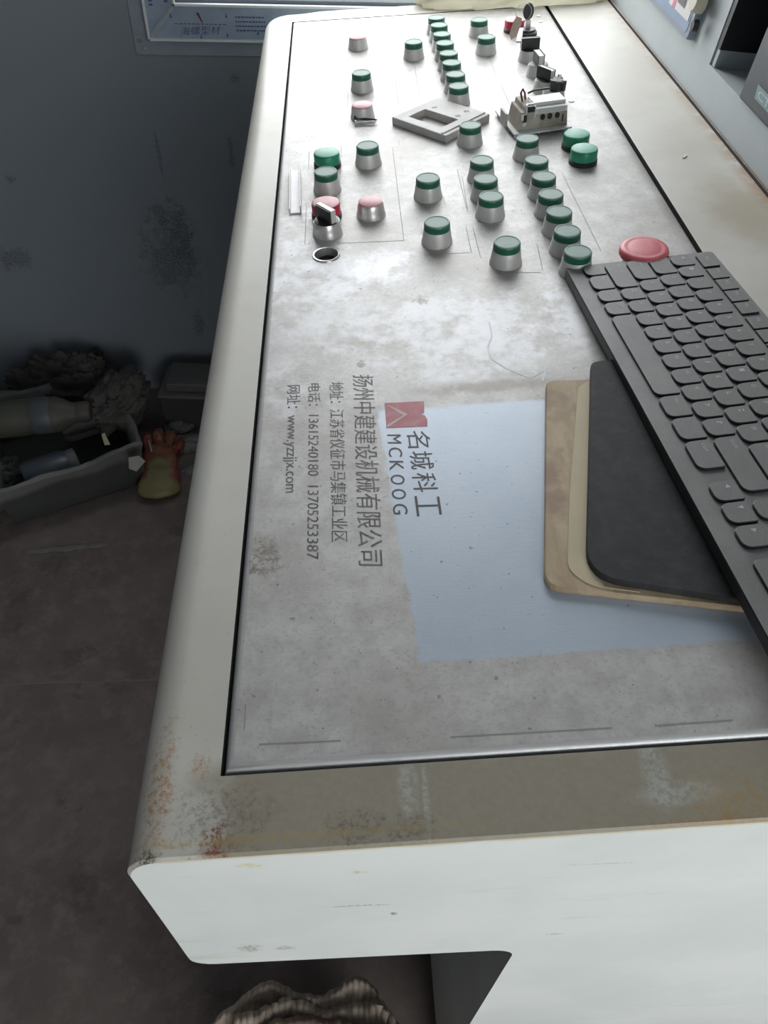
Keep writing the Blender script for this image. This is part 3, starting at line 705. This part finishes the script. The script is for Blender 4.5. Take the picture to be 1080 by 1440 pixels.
for g0 in (1.35, 5.35, 9.35):
    for i in range(4): key(g0 + i * .96, g0 + (i + 1) * .96, 5.2, 6.02, 'F%d' % ((g0 - 1.35) + i + 1), flatk=True)
for (u, v) in ((14.28, 0), (15.25, 0), (16.25, 0), (15.25, 1)): key(u + .02, u + 1, v, v + 1, '◂▾▸▴'[[14.28, 15.25, 16.25].index(u) if v == 0 else 3])
for u in (15.25, 16.25, 17.25):
    for v in (3, 4): key(u, u + 1, v, v + 1)
for i, u in enumerate((18.5, 19.5, 20.5, 21.2)):
    for v in range(0, 5):
        if i < 3: 
            if v == 0 and i == 0: key(17.6, 19.5, 0, 1, '0', r=.005)
            elif v == 0 and i == 1: key(19.52, 20.5, 0, 1, '.')
            elif v > 0: key(u - .9 if i == 0 else u - .9, u + .08, v, v + 1, str((v - 1) * 3 + i + 1) if v < 4 else '')
# flat rocker key edge band between F row and numbers
# ------------------------------------------------------------------ mouse board and mat
def flatobj(name, pts, h, th, mats, label, cat, inset=.0006, extra=None):
    P = [pan(px, py, h + th) for px, py in pts]; c = (sum(p[0] for p in P) / len(P), sum(p[1] for p in P) / len(P))
    o = MB(); o.prism([(p[0] - c[0], p[1] - c[1]) for p in P], 0, th, inset=inset)
    return o.build(name, mats, None, mat=onpanel(*c, h), label=label, cat=cat), c
BZ = Z1 + .0002; BT = .0045; PT = .0045
def rounded(pts, rads, n=5):
    out = []
    N_ = len(pts)
    for i in range(N_):
        p = Vector(pts[i]); a = Vector(pts[i - 1]); b = Vector(pts[(i + 1) % N_]); r = rads[i]
        if not r: out.append(tuple(p)); continue
        d1 = (a - p).normalized() * r; d2 = (b - p).normalized() * r
        for k in range(n + 1):
            t = k / n; out.append(tuple((p + d1) * (1 - t) ** 2 + p * 2 * t * (1 - t) + (p + d2) * t * t))
    return out
def panpts(pts, h): return [pan(*p, h) for p in pts]
bp = panpts([(768, 534.5), (830, 533), (765.5, 824), (1042, 854)], BZ + BT)
TL, TR_, BL, BR = [Vector(p) for p in bp]
dirt = (TR_ - TL).normalized(); dirb = (BR - BL).normalized()
bpoly = rounded([tuple(BL), tuple(BL + dirb * .215), tuple(TL + dirt * .22), tuple(TL)], [.010, .01, .01, .006])
c = Vector((TL.x + .1, TL.y - .1))
bd = thing('tan_base_board', 'stained tan board under the black mouse mat', 'board', onpanel(c.x, c.y, BZ))
b = MB(); b.prism([(p[0] - c.x, p[1] - c.y) for p in bpoly], 0, BT, inset=.0008); b.build('board_sheet', M_board, bd)
# pale inner outline step
ip = panpts([(812, 536), (826, 533), (829, 833), (797, 818)], BZ + BT)
i0 = panpts([(803, 790), (800, 640), (813, 545)], BZ + BT)
st = rounded([i0[2], pan(829, 535, BZ + BT), pan(829, 800, BZ + BT), pan(850, 825, BZ + BT), pan(900, 833, BZ + BT), pan(825, 824, BZ + BT), pan(798, 800, BZ + BT), pan(801, 690, BZ + BT)], [.004, 0, 0, 0, 0, .01, .006, .02])
b = MB(); b.prism([(p[0] - c.x, p[1] - c.y) for p in st], BT, BT + .0006); b.build('pale_foam_strip', M_board2, bd, label='paler strip along the mat edge')
mp_ = panpts([(831, 508), (870, 504), (824, 810), (1036, 843)], BZ + BT + PT)
TL, TR_, BL, BR = [Vector(p) for p in mp_]
dirt = (TR_ - TL).normalized(); dirb = (BR - BL).normalized()
mpoly = rounded([tuple(BL), tuple(BL + dirb * .180), tuple(TL + dirt * .185), tuple(TL)], [.022, .015, .015, .006], 8)
cm = Vector((TL.x + .09, TL.y - .11))
b = MB(); b.prism([(p[0] - cm.x, p[1] - cm.y) for p in mpoly], 0, PT, inset=.0008)
b.build('mouse_mat', M_pad, None, mat=onpanel(cm.x, cm.y, BZ + BT + .0001), label='black rubber mouse mat with rounded corners partly under the keyboard', cat='mouse mat')

# ------------------------------------------------------------------ loose things on the panel
# grey cover plate with a window
ht = .0085
cs = [np.array(pan(*p, Z1 + ht)) for p in ((551, 164.4), (627, 191), (689, 160), (615, 137))]
hl = [np.array(pan(*p, Z1 + ht)) for p in ((574.8, 163.7), (620.7, 179), (644, 168), (597.8, 153.3))]
cc = sum(cs) / 4
cs = [c_ - cc for c_ in cs]; hl = [h_ - cc for h_ in hl]
cp = thing('cover_plate', 'grey plastic cover plate with a square window lying on the panel', 'plate', onpanel(*cc, Z1))
b = MB()
O = [(x, y, z) for z in (0, ht) for x, y in cs]; I = [(x, y, z) for z in (0, ht) for x, y in hl]
b.add(O + I, [(i, (i + 1) % 4, 4 + (i + 1) % 4, 4 + i) for i in range(4)] + [(8 + i, 12 + i, 12 + (i + 1) % 4, 8 + (i + 1) % 4) for i in range(4)] + [(4 + i, 4 + (i + 1) % 4, 12 + (i + 1) % 4, 12 + i) for i in range(4)] + [(i, 8 + i, 8 + (i + 1) % 4, (i + 1) % 4) for i in range(4)])
b.build('plate_frame', M_greyp, cp, bevel=.0007)
def lerp2(u, v): return (cs[0] * (1 - u) + cs[1] * u) * (1 - v) + (cs[3] * (1 - u) + cs[2] * u) * v
b = MB()
for (u0, u1, v0, v1) in ((.90, .93, .02, .98),):
    q = [lerp2(u, v) for u, v in ((u0, v0), (u1, v0), (u1, v1), (u0, v1))]
    b.prism([tuple(x) for x in q], ht, ht + .0012)
b.build('ridge', M_greyp, cp)
b = MB()
for (px, py) in ((611, 150.5), (644, 162.5), (656, 156.2)):
    q = np.array(pan(px, py, Z1 + ht)) - cc; b.prism(rrect(q[0] - .003, q[0] + .003, q[1] - .0022, q[1] + .0022, .001, 2), ht, ht + .0003)
b.build('slot', M_black, cp)
# terminal module
a0, b0 = pan(722, 190, .006); yaw = math.radians(9)
tm = thing('terminal_module', 'dust-caked white wiring terminal block with three round wire holes, lying loose', 'terminal block', onpanel(a0 + .001, b0, Z1, yaw) @ Matrix.Diagonal((.93, .95, .80, 1)))
b = MB(); b.prism(rrect(0, .074, 0, .078, .003, 3), .0045, .0065, inset=.0004); 
for (x, y) in ((.004, .004), (.066, .004), (.004, .07), (.066, .07)): b.lathe([(.003, 0), (.003, .0046)], 12, M=T(x, y))
for x in (.03, .044): b.box(x, x + .0015, -.001, 0, .004, .007, 0)
b.build('base_plate', M_white, tm)
b = MB(); fr = [(.006, .0065), (.070, .0065), (.068, .026), (.064, .031), (.028, .031), (.027, .036), (.015, .036), (.014, .030), (.010, .030)]
n = len(fr); vs = [(x, .008, z) for x, z in fr] + [(x, .046, z) for x, z in fr]
b.add(vs, [(i, (i + 1) % n, n + (i + 1) % n, n + i) for i in range(n)] + [tuple(range(n)), tuple(n + i for i in reversed(range(n)))])
b.build('housing', M_whited, tm, bevel=.0008)
b = MB(); b.box(.027, .067, .0065, .038, .0265, .034).box(.027, .067, .014, .036, .034, .0385).box(.0255, .0275, .0062, .03, .022, .037).box(.010, .016, .0062, .02, .0205, .0285)
b.box(.015, .0265, .010, .013, .030, .040).box(.015, .017, .0062, .013, .029, .040)
b.build('terminal_strip', M_white, tm, bevel=.0005)
b = MB()
for x in (.037, .046, .0555): b.lathe([(.0031, 0), (.0031, .0006)], 18, M=Matrix.Translation((x, .0081, .0215)) @ Matrix.Rotation(math.pi / 2, 4, 'X') @ Matrix.Diagonal((1, 1.3, 1, 1)))
b.box(.0165, .0255, .0055, .0095, .031, .0385).box(.0125, .0165, .006, .0079, .018, .0275)
b.box(.062, .0635, .0072, .0079, .012, .022)
b.build('wire_hole', M_black, tm)
for k in range(3): MB().box(.030, .064, .0062, .0066, .0285 + k * .0017, .0290 + k * .0017).build('groove', M_greyp, tm)
MB().tube([(.018, .03, .036), (.016, .032, .046), (.019, .034, .050), (.022, .034, .044), (.023, .034, .036)], .0012, 6).build('red_wire', simple('dark_red_wire', (.16, .03, .03), .5), tm, smooth=60)
MB().tube([(.030, .045, .0385), (.036, .043, .042), (.046, .047, .0405), (.055, .043, .042), (.060, .05, .0385)], .0013, 6).build('black_wire', M_black, tm, smooth=60)
b = MB(); b.lathe([(.0028, 0), (.0028, .0012)], 14, M=Matrix.Translation((.014, .0078, .015)) @ Matrix.Rotation(math.pi / 2, 4, 'X')); b.build('cream_screw', M_white, tm)
b = MB(); b.box(-.004, -.001, .024, .044, .0065, .024); b.build('side_clip', M_greyp, tm)
# two screws
for (p, q, lb) in (((498.5, 172), (531, 174), 'long dark screw lying on the panel below a red button, farther of two'), ((499, 178), (530, 176.5), 'pale screw lying on the panel below a red button, nearer of two')):
    A = np.array(pan(*p)); B = np.array(pan(*q)); L = float(np.linalg.norm(B - A)); an = math.atan2(*(B - A)[::-1])
    s_ = thing('screw', lb, 'screw', onpanel(A[0], A[1], Z1 + .0031, an))
    mt_ = M_blackd if 'dark' in lb else M_silver
    RX = Matrix.Rotation(math.pi / 2, 4, 'Y')
    MB().lathe([(.0001, 0), (.0030, .0004), (.0030, .0016), (.0014, .0030)], 14, M=RX).build('screw_head', mt_, s_, smooth=40)
    pr = [(.0013, .003)]; k = .0045
    while k < L - .004: pr += [(.00115, k), (.0017, k + .0006)]; k += .0014
    pr += [(.0003, L)]; MB().lathe(pr, 10, M=RX).build('threaded_shank', mt_, s_, smooth=40)
# clear plastic strip leaning flat at the left
A = np.array(pan(416, 303)); B = np.array(pan(415.5, 243)); L = float(np.linalg.norm(B - A)); an = math.atan2(*(B - A)[::-1])
ps = thing('plastic_strip', 'narrow white plastic trunking offcut at the left edge of the panel', 'strip', onpanel(*((A + B) / 2), Z1, an))
b = MB(); b.box(-L / 2, L / 2, -.006, .006, 0, .0015).box(-L / 2, L / 2, -.006, -.0048, .0015, .008).box(-L / 2, L / 2, .0048, .006, .0015, .006)
b.build('channel', simple('cloudy_white_plastic', (.56, .56, .54), .35, scale=60), ps, bevel=.0004)
# key with its tag and a second key on the ring
ka, kbb = pan(742, 42, .006)
ky = thing('key', 'black-headed key standing in the key switch with a tan tag hanging from it', 'key', onpanel(ka, kbb, Z1 + .0078))
b = MB(); b.box(-.0035, .0035, -.001, .001, -.0005, .010); b.build('blade', M_chrome, ky)
hd_ = []
for i in range(24):
    a = 2 * math.pi * i / 24; hd_.append((.0075 * math.cos(a), .0105 * math.sin(a)))
b = MB(); b.prism(hd_, -.0015, .0015, inset=.0005, M=Matrix.Translation((-.001, 0, .020)) @ Matrix.Rotation(math.pi / 2, 4, 'X')); b.build('head', M_blackd, ky, smooth=30)
b = MB(); ringp = [(-.008 + .011 * math.cos(t), -.002, .020 + .011 * math.sin(t)) for t in [2 * math.pi * i / 20 for i in range(21)]]; b.tube(ringp, .0005, 6); b.build('ring', M_chrome, ky, smooth=60)
b = MB(); b.prism([(-.004, 0), (.004, 0), (.006, -.008), (.005, -.024), (-.001, -.032), (-.006, -.024), (-.006, -.008)], 0, .0012, M=Matrix.Translation((-.014, -.003, .014)) @ Matrix.Rotation(math.radians(48), 4, 'X') @ Matrix.Rotation(math.radians(-22), 4, 'Z')); b.build('tag', simple('tan_tag', (.42, .28, .20), .6, dust=(.6, .52, .45)), ky)
b = MB(); b.box(-.0035, .0035, -.030, 0, 0, .0018, M=Matrix.Translation((-.0105, -.005, .0)) @ Matrix.Rotation(math.radians(16), 4, 'X') @ Matrix.Rotation(math.radians(-14), 4, 'Z')); b.build('spare_key', M_chrome, ky)
# paint chip on the right strip
A = np.array(pan(962, 221)); 
MB().prism([(-.001, -.004), (.001, -.003), (.002, .004), (-.0005, .005)], 0, .0012, M=None).build('paint_chip', M_white, None, mat=onpanel(A[0], A[1], .0001, -.6), label='tiny white paint chip on the bare strip right of the panel', cat='chip')
# crumpled cream plastic bag at the far end
def crumple(name, outline, hfun, nx, ny, mat, **k): pass
def heap(cx, cy, rx, ry, hz, seed, nu=64, nv=40, rough=.35, sq=1.0, freq=1.):
    b = MB(); vs = []
    for j in range(nv + 1):
        ph = math.pi / 2 * j / nv
        for i in range(nu):
            t = 2 * math.pi * i / nu
            d = Vector((math.cos(t) * math.cos(ph), math.sin(t) * math.cos(ph), math.sin(ph)))
            n1 = fbm(d, 1.6 * freq, 3, seed); n2 = 1 - 2 * abs(fbm(d, 3.2 * freq, 4, seed + 5)); n3 = 1 - 2 * abs(fbm(d, 8 * freq, 3, seed + 9))
            r = 1 + rough * (n1 * .7 + n2 * .35 + n3 * .12)
            vs.append((cx + rx * r * d.x, cy + ry * r * d.y, max(0, hz * (r if j else 1) * (d.z ** sq if d.z > 0 else 0))))
    fs = [(j * nu + i, j * nu + (i + 1) % nu, (j + 1) * nu + (i + 1) % nu, (j + 1) * nu + i) for j in range(nv) for i in range(nu)] + [tuple(reversed(range(nu)))]
    return b.add(vs, fs)
n = NT('cream_plastic_bag'); f = n.noise(30, 5, .7); n.bump(f, .5, .004); M_bag = n.set(color=n.mix(f, (.70, .67, .54), (.82, .80, .72)), rough=.4, spec=.5)
_tl = n.t.nodes.new('ShaderNodeBsdfTranslucent'); _tl.inputs[0].default_value = (.88, .86, .76, 1); _ms = n.t.nodes.new('ShaderNodeMixShader'); _ms.inputs[0].default_value = .5
n.link(n.b.outputs[0], _ms.inputs[1]); n.link(_tl.outputs[0], _ms.inputs[2]); n.link(_ms.outputs[0], n.t.nodes['Material Output'].inputs[0])
bg_ = heap(0, 0, .150, .048, .050, 3.3, rough=.32, sq=.7, freq=1.6)
bag = bg_.build('plastic_bag', M_bag, None, smooth=60, mat=onpanel(.262, 1.405, .001, -.06), label='crumpled cream plastic bag at the far end of the desk', cat='bag')

# ------------------------------------------------------------------ clutter on the floor by the wall
# tray: front edge measured on the floor
p1, p2 = flo(27, 740), flo(193, 686)
dx_ = (p2 - p1)[:2]; Lf = float(np.linalg.norm(dx_)); an = math.atan2(dx_[1], dx_[0])
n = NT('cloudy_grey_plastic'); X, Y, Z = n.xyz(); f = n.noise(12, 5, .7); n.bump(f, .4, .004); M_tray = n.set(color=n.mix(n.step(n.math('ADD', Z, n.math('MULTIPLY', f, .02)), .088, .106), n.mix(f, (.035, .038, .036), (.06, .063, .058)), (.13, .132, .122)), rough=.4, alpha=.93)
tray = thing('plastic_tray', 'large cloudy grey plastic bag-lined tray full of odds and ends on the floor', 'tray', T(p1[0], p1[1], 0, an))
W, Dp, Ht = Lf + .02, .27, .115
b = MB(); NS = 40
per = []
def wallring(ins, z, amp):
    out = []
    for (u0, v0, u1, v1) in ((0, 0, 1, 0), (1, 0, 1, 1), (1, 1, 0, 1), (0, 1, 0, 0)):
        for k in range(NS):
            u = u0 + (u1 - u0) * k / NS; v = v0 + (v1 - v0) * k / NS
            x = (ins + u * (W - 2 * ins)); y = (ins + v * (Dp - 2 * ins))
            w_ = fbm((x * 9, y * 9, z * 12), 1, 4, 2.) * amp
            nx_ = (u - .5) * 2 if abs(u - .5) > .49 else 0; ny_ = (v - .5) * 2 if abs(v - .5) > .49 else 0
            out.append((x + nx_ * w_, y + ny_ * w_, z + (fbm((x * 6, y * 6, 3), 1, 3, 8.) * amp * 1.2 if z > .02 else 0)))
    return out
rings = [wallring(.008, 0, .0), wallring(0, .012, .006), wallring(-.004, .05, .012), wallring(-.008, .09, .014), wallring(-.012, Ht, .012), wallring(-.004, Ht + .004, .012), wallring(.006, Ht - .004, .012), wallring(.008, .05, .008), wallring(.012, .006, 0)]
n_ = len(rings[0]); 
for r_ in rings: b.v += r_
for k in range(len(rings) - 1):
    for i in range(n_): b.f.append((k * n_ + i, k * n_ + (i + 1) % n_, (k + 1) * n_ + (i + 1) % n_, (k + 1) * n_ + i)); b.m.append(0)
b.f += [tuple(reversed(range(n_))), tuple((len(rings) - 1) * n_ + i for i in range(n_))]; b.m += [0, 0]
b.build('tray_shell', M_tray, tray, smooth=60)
M_sack = simple('dark_brown_sacking', (.045, .04, .036), .9, scale=120, dust=(.075, .068, .062), dustamt=.4)
q = flo(150, 575, .09)
heap(0, 0, .13, .085, .15, 1.2, rough=.35, sq=.6, freq=1.4).build('crumpled_sack', M_sack, None, smooth=60, mat=T(-.61, 1.425, .0, .06) @ Matrix.Diagonal((1, .75, .85, 1)), label='crumpled dark brown sack behind the tray against the wall', cat='sack')
# olive bottle
q = flo(60, 578, .135)
bt = thing('olive_bottle', 'dull olive plastic bottle lying on top of the tray clutter', 'bottle', T(-.615, 1.225, .150, math.radians(8)))
RY = Matrix.Rotation(math.pi / 2, 4, 'Y')
MB().lathe([(.001, -.20), (.032, -.198), (.036, -.19), (.037, -.02), (.034, .0), (.036, .01), (.036, .045), (.030, .06), (.022, .075), (.020, .085)], 28, M=RY).build('bottle_body', simple('dull_olive', (.052, .052, .038), .6), bt, smooth=40)
MB().lathe([(.0365, .0), (.0372, .002), (.0372, .034), (.0365, .036)], 28, close=False, M=RY).build('band', simple('grey_blue_band', (.055, .065, .07), .5), bt, smooth=40)
MB().lathe([(.021, .083), (.0215, .088), (.0215, .105), (.018, .110)], 20, M=RY).build('bottle_cap', simple('brown_cap', (.055, .045, .038), .6), bt, smooth=40)
# shoe-like dark slipper
def shoe(mat4, lb):
    t = thing('work_shoe', lb, 'shoe', mat4)
    secs = [(-.13, .028, .045), (-.11, .036, .062), (-.06, .036, .066), (-.01, .035, .060), (.04, .040, .055), (.08, .045, .048), (.115, .040, .038), (.135, .022, .026)]
    vs = []; sg = 20
    for (x, w_, h_) in secs:
        for i in range(sg):
            a = 2 * math.pi * i / sg; vs.append((x, w_ * math.cos(a) * (1 - .15 * max(0, math.sin(a))), .018 + max(-.010, h_ * .5 + h_ * .5 * math.sin(a) - .01)))
    fs = [(k * sg + i, k * sg + (i + 1) % sg, (k + 1) * sg + (i + 1) % sg, (k + 1) * sg + i) for k in range(len(secs) - 1) for i in range(sg)] + [tuple(reversed(range(sg))), tuple((len(secs) - 1) * sg + i for i in range(sg))]
    MB().add(vs, fs).build('upper', simple('dusty_shoe_upper', (.04, .038, .036), .7), t, smooth=60)
    so_ = [(x, w_ * 1.08) for x, w_, h_ in secs] + [(x, -w_ * 1.08) for x, w_, h_ in reversed(secs)]
    MB().prism(so_, 0, .018).build('sole', simple('worn_sole', (.035, .033, .031), .8), t)
    return t
shoe(T(-.505, 1.275, .085, math.radians(24)) @ Matrix.Diagonal((.62, .75, .75, 1)), 'dusty dark shoe on top of the tray, right of the olive bottle')
b = thing('plastic_jar', 'bluish translucent jar lying in the tray near its front rim', 'jar', T(-.585, 1.14, .078, .5))
MB().lathe([(.001, -.05), (.030, -.049), (.034, -.042), (.034, .03), (.028, .042)], 24, M=RY).build('jar_body', simple('dull_blue_plastic', (.05, .06, .078), .4), b, smooth=40)
MB().lathe([(.029, .040), (.030, .043), (.030, .056), (.027, .058)], 24, M=RY).build('jar_lid', simple('grey_lid', (.10, .105, .11), .5), b, smooth=40)
heap(0, 0, .10, .05, .06, 6.1, rough=.4, sq=.6, freq=1.5).build('rag', simple('dark_green_grey_rag', (.052, .055, .048), .85), None, smooth=60, mat=T(-.70, 1.13, .02, .3), label='dark rag inside the tray below the olive bottle', cat='rag')
heap(0, 0, .055, .085, .055, 4.4, 48, 28, rough=.35, sq=.6, freq=1.5).build('draped_cloth', simple('grey_brown_cloth', (.062, .058, .052), .85, scale=90), None, smooth=60, mat=T(-.475, 1.33, .088, -.2), label='grey-brown cloth bunched over the right rear corner of the tray', cat='cloth')
# bottle with a label at far left
bo = thing('water_bottle', 'clear bottle with a dark blue label at the far left of the tray', 'bottle', T(-.80, 1.40, 0, 0))
MB().lathe([(.030, 0), (.033, .006), (.033, .15), (.028, .175), (.014, .20), (.013, .215)], 24).build('bottle_body', simple('dim_clear_plastic', (.085, .095, .085), .25), bo, smooth=40)
MB().lathe([(.0335, .06), (.0338, .062), (.0338, .12), (.0335, .122)], 24, close=False).build('bottle_label', simple('navy_label', (.025, .03, .075), .5), bo, smooth=40)
MB().lathe([(.015, .213), (.0155, .215), (.0155, .228), (.014, .230)], 18).build('bottle_cap', M_white, bo, smooth=40)
# box at the console foot
q = flo(266, 570, .0)
bx = thing('small_battery_box', 'small dark box with a pale top ledge against the wall beside the desk', 'box', T(-.325, 1.41, .0, math.radians(-4)))
MB().box(-.07, .07, -.055, .055, 0, .085).build('box_body', simple('dark_box', (.045, .045, .045), .6), bx, bevel=.003)
MB().box(-.073, .073, -.058, .058, .085, .091).box(-.055, .05, -.04, .04, .091, .112).build('box_lid', simple('grey_brown_lid', (.11, .105, .10), .5), bx, bevel=.003)
# white tissue scraps
M_tis = simple('grey_tissue', (.13, .13, .125), .8, scale=60)
for (px, py, s_, lb) in ((255, 600, .036, 'crumpled grey tissue in front of the small dark box'), (268, 626, .032, 'pale crumpled tissue right of the rubber glove'), (268, 662, .018, 'smallest tissue scrap, beside the desk by the glove wrist')):
    q = flo(px, py); heap(0, 0, s_, s_ * .7, s_ * .5, px * .1, 32, 16, rough=.5).build('tissue', M_tis, None, smooth=50, mat=T(q[0], q[1], 0, .4), label=lb, cat='tissue')
q = flo(194, 648, .112)
MB().prism([(-.016, -.010), (-.002, -.017), (.017, .002), (.006, .014), (-.014, .012)], 0, .002, inset=.0004).build('paper_scrap', simple('off_white_paper', (.27, .26, .23), .7), None, mat=T(q[0], q[1] - .01, .116, .1) @ Matrix.Rotation(.9, 4, 'X'), label='off-white paper scrap on the right corner of the tray rim', cat='paper')
q = flo(148, 618, .12)
MB().prism([(-.005, -.012), (.006, -.014), (.003, .014), (-.004, .012)], 0, .002, inset=.0004).build('yellow_scrap', simple('pale_yellow_scrap', (.30, .30, .16), .6), None, mat=T(q[0], q[1], .12, .4) @ Matrix.Rotation(.5, 4, 'X'), label='thin pale yellow scrap standing in the tray', cat='scrap')
# rubber coated glove: palm and five fingers as one skinned surface
gv = bpy.data.meshes.new('glove_surface')
J = [(0, 0, .022, .040), (0, .045, .024, .042), (-.005, -.05, .018, .036), (0, -.085, .016, .044)]
verts = [Vector((0, -.090, .018)), Vector((0, -.045, .020)), Vector((0, 0, .024)), Vector((-.002, .035, .025))]; rad = [(.052, .013), (.044, .016), (.040, .020), (.040, .019)]
edges = [(0, 1), (1, 2), (2, 3)]
def finger(root, pts, r0):
    prev = root
    for i, p in enumerate(pts):
        verts.append(Vector(p)); rad.append((r0 * (1 - .10 * i), r0 * (1 - .10 * i))); edges.append((prev, len(verts) - 1)); prev = len(verts) - 1
finger(3, [(-.030, .062, .030), (-.036, .088, .034), (-.038, .108, .026)], .0115)
finger(3, [(-.010, .068, .028), (-.012, .098, .036), (-.014, .122, .024)], .012)
finger(3, [(.012, .066, .024), (.016, .094, .028), (.018, .116, .020)], .0115)
finger(3, [(.032, .056, .022), (.040, .078, .024), (.044, .094, .018)], .0105)
finger(1, [(-.040, -.012, .022), (-.056, .012, .026), (-.060, .036, .018)], .0125)
gv.from_pydata([tuple(v) for v in verts], edges, [])
go = bpy.data.objects.new('glove_tmp', gv); COL.objects.link(go)
md = go.modifiers.new('skin', 'SKIN'); 
for i, sv in enumerate(gv.skin_vertices[0].data): sv.radius = rad[i]; sv.use_root = (i == 0)
md2 = go.modifiers.new('sub', 'SUBSURF'); md2.levels = 3
bpy.context.view_layer.update()
gm = bpy.data.meshes.new_from_object(go.evaluated_get(bpy.context.evaluated_depsgraph_get())); bpy.data.objects.remove(go)
for v in gm.vertices:
    p = v.co; w_ = (1 - 2 * abs(fbm((p.x * 28, p.y * 18, p.z * 20), 1, 3, 4.))) * .004; v.co = p + v.normal * w_
    if v.co.z < .001: v.co.z = .001
for f_ in gm.polygons: f_.use_smooth = True
n = NT('yellow_knit_red_rubber'); X, Y, Z = n.xyz(); f = n.noise(35, 5, .7); 
mk = n.step(n.math('ADD', Y, n.math('MULTIPLY', n.math('SUBTRACT', f, .5), .10)), -.01, .02)
mk2 = n.step(n.math('ABSOLUTE', n.math('ADD', X, n.math('MULTIPLY', n.math('SUBTRACT', f, .5), .05))), .020, .028)
mk = n.math('MAXIMUM', n.math('MULTIPLY', mk, .8), n.math('MULTIPLY', mk2, n.step(Y, -.06, -.04)))
n.bump(n.noise(90, 4, .7), .5, .002)
gm.materials.clear(); gm.materials.append(n.set(color=n.mix(mk, n.mix(f, (.12, .105, .04), (.185, .165, .07)), n.mix(f, (.13, .028, .02), (.20, .055, .035))), rough=.55))
q = flo(229, 668)
gl_ = thing('rubber_glove', 'yellow work glove with red rubber coating lying on the floor beside the tray', 'glove', T(q[0] + .0, q[1] + .0, 0, math.radians(4)) @ Matrix.Diagonal((.95, .95, .95, 1)))
gm.name = 'glove_surface'; put('glove_shell', gm, gl_)
# thin white stick on the glove
q2 = flo(212, 630, .05); 
MB().tube([(0, -.014, .0), (0, .016, .004)], [.0022, .0016], 6).build('white_stick', simple('off_white_stick', (.30, .29, .25), .6), None, mat=T(q2[0], q2[1], .0535, .3), label='short off-white stick resting on the glove fingers', cat='stick')
# torn pale tape strip on the floor
q = flo(95, 772)
b = MB(); pts = []
for i in range(14): pts.append((-.075 + .0115 * i, -.006 + .004 * fbm((i * .7, 0, 0), 1, 2, 1.)))
for i in reversed(range(14)): pts.append((-.075 + .0115 * i, .006 + .005 * fbm((i * .9, 3, 0), 1, 2, 1.)))
b.prism(pts, 0, .0012); b.build('tape_strip', simple('dirty_pale_tape', (.14, .13, .12), .7), None, mat=T(q[0], q[1], .0008, .10), label='torn dirty tape strip on the floor in front of the tray', cat='tape')
# torn corrugated cardboard below the desk end
def cardboard():
    root = thing('torn_cardboard', 'torn ridged brown cardboard heaped on the floor below the desk end', 'cardboard', T(-.052, .206, .040, 0))
    n = NT('brown_corrugated'); f = n.noise(50, 5, .7); n.bump(f, .3, .0015)
    mt_ = n.set(color=n.mix(n.step(f, .3, .7), (.30, .235, .18), (.44, .36, .29)), rough=.85)
    n2 = NT('brown_paper_face'); f2 = n2.noise(14, 5, .6); mt2 = n2.set(color=n2.mix(n2.step(f2, .4, .6), (.34, .27, .20), (.24, .15, .12)), rough=.8)
    def sheet(name, cx, w_, d_, ytop, z0, seed, ridge, mat, tilt, amp=.006, lump=.010, nx=260, ny=34):
        vs = []
        for j in range(ny + 1):
            for i in range(nx + 1):
                u = i / nx; v = j / ny; X_ = (u - .5) * w_
                top = ytop(u) + .004 * fbm((u * 14, seed, 0), 1, 3, seed)          # torn far edge
                y = top - d_ * (1 - v)
                roll = .010 * math.exp(-((v - .93) / .07) ** 2)
                z = lump * fbm((u * 3.4, v * 1.6, seed), 1, 3, seed) + amp * fbm((u * 11, v * 6, 1), 1, 3, seed) + roll + ridge * math.sin(X_ / .0068 * 2 * math.pi)
                vs.append((cx + X_, y, z))
        fs = [(j * (nx + 1) + i, j * (nx + 1) + i + 1, (j + 1) * (nx + 1) + i + 1, (j + 1) * (nx + 1) + i) for j in range(ny) for i in range(nx)]
        o = MB().add(vs, fs).build(name, mat, root, smooth=80, mat=T(0, 0, z0, 0) @ Matrix.Rotation(tilt, 4, 'X'))
        s_ = o.modifiers.new('thickness', 'SOLIDIFY'); s_.thickness = .003
        return o
    bump_ = lambda u, c, w_: math.exp(-((u - c) / w_) ** 2)
    sheet('ridged_sheet', -.004, .275, .10, lambda u: -.026 + .026 * bump_(u, .37, .13) + .024 * bump_(u, .74, .15) - .05 * bump_(u, 0, .12) - .06 * bump_(u, 1, .12), .120, 2.1, .0011, mt_, .06)
    sheet('ridged_sheet', .022, .190, .09, lambda u: -.036 + .014 * bump_(u, .30, .14) + .010 * bump_(u, .8, .2) - .03 * bump_(u, 1, .1), .132, 5.7, .0010, mt_, .03)
    sheet('paper_sheet', .030, .150, .08, lambda u: -.050 + .008 * math.sin(u * 5), .142, 9.4, .0002, mt2, .0, amp=.002, lump=.006)
    b = MB(); b.box(-.09, .09, -.14, -.055, -.040, .112); b.build('box_base', mt2, root, bevel=.004)
cardboard()
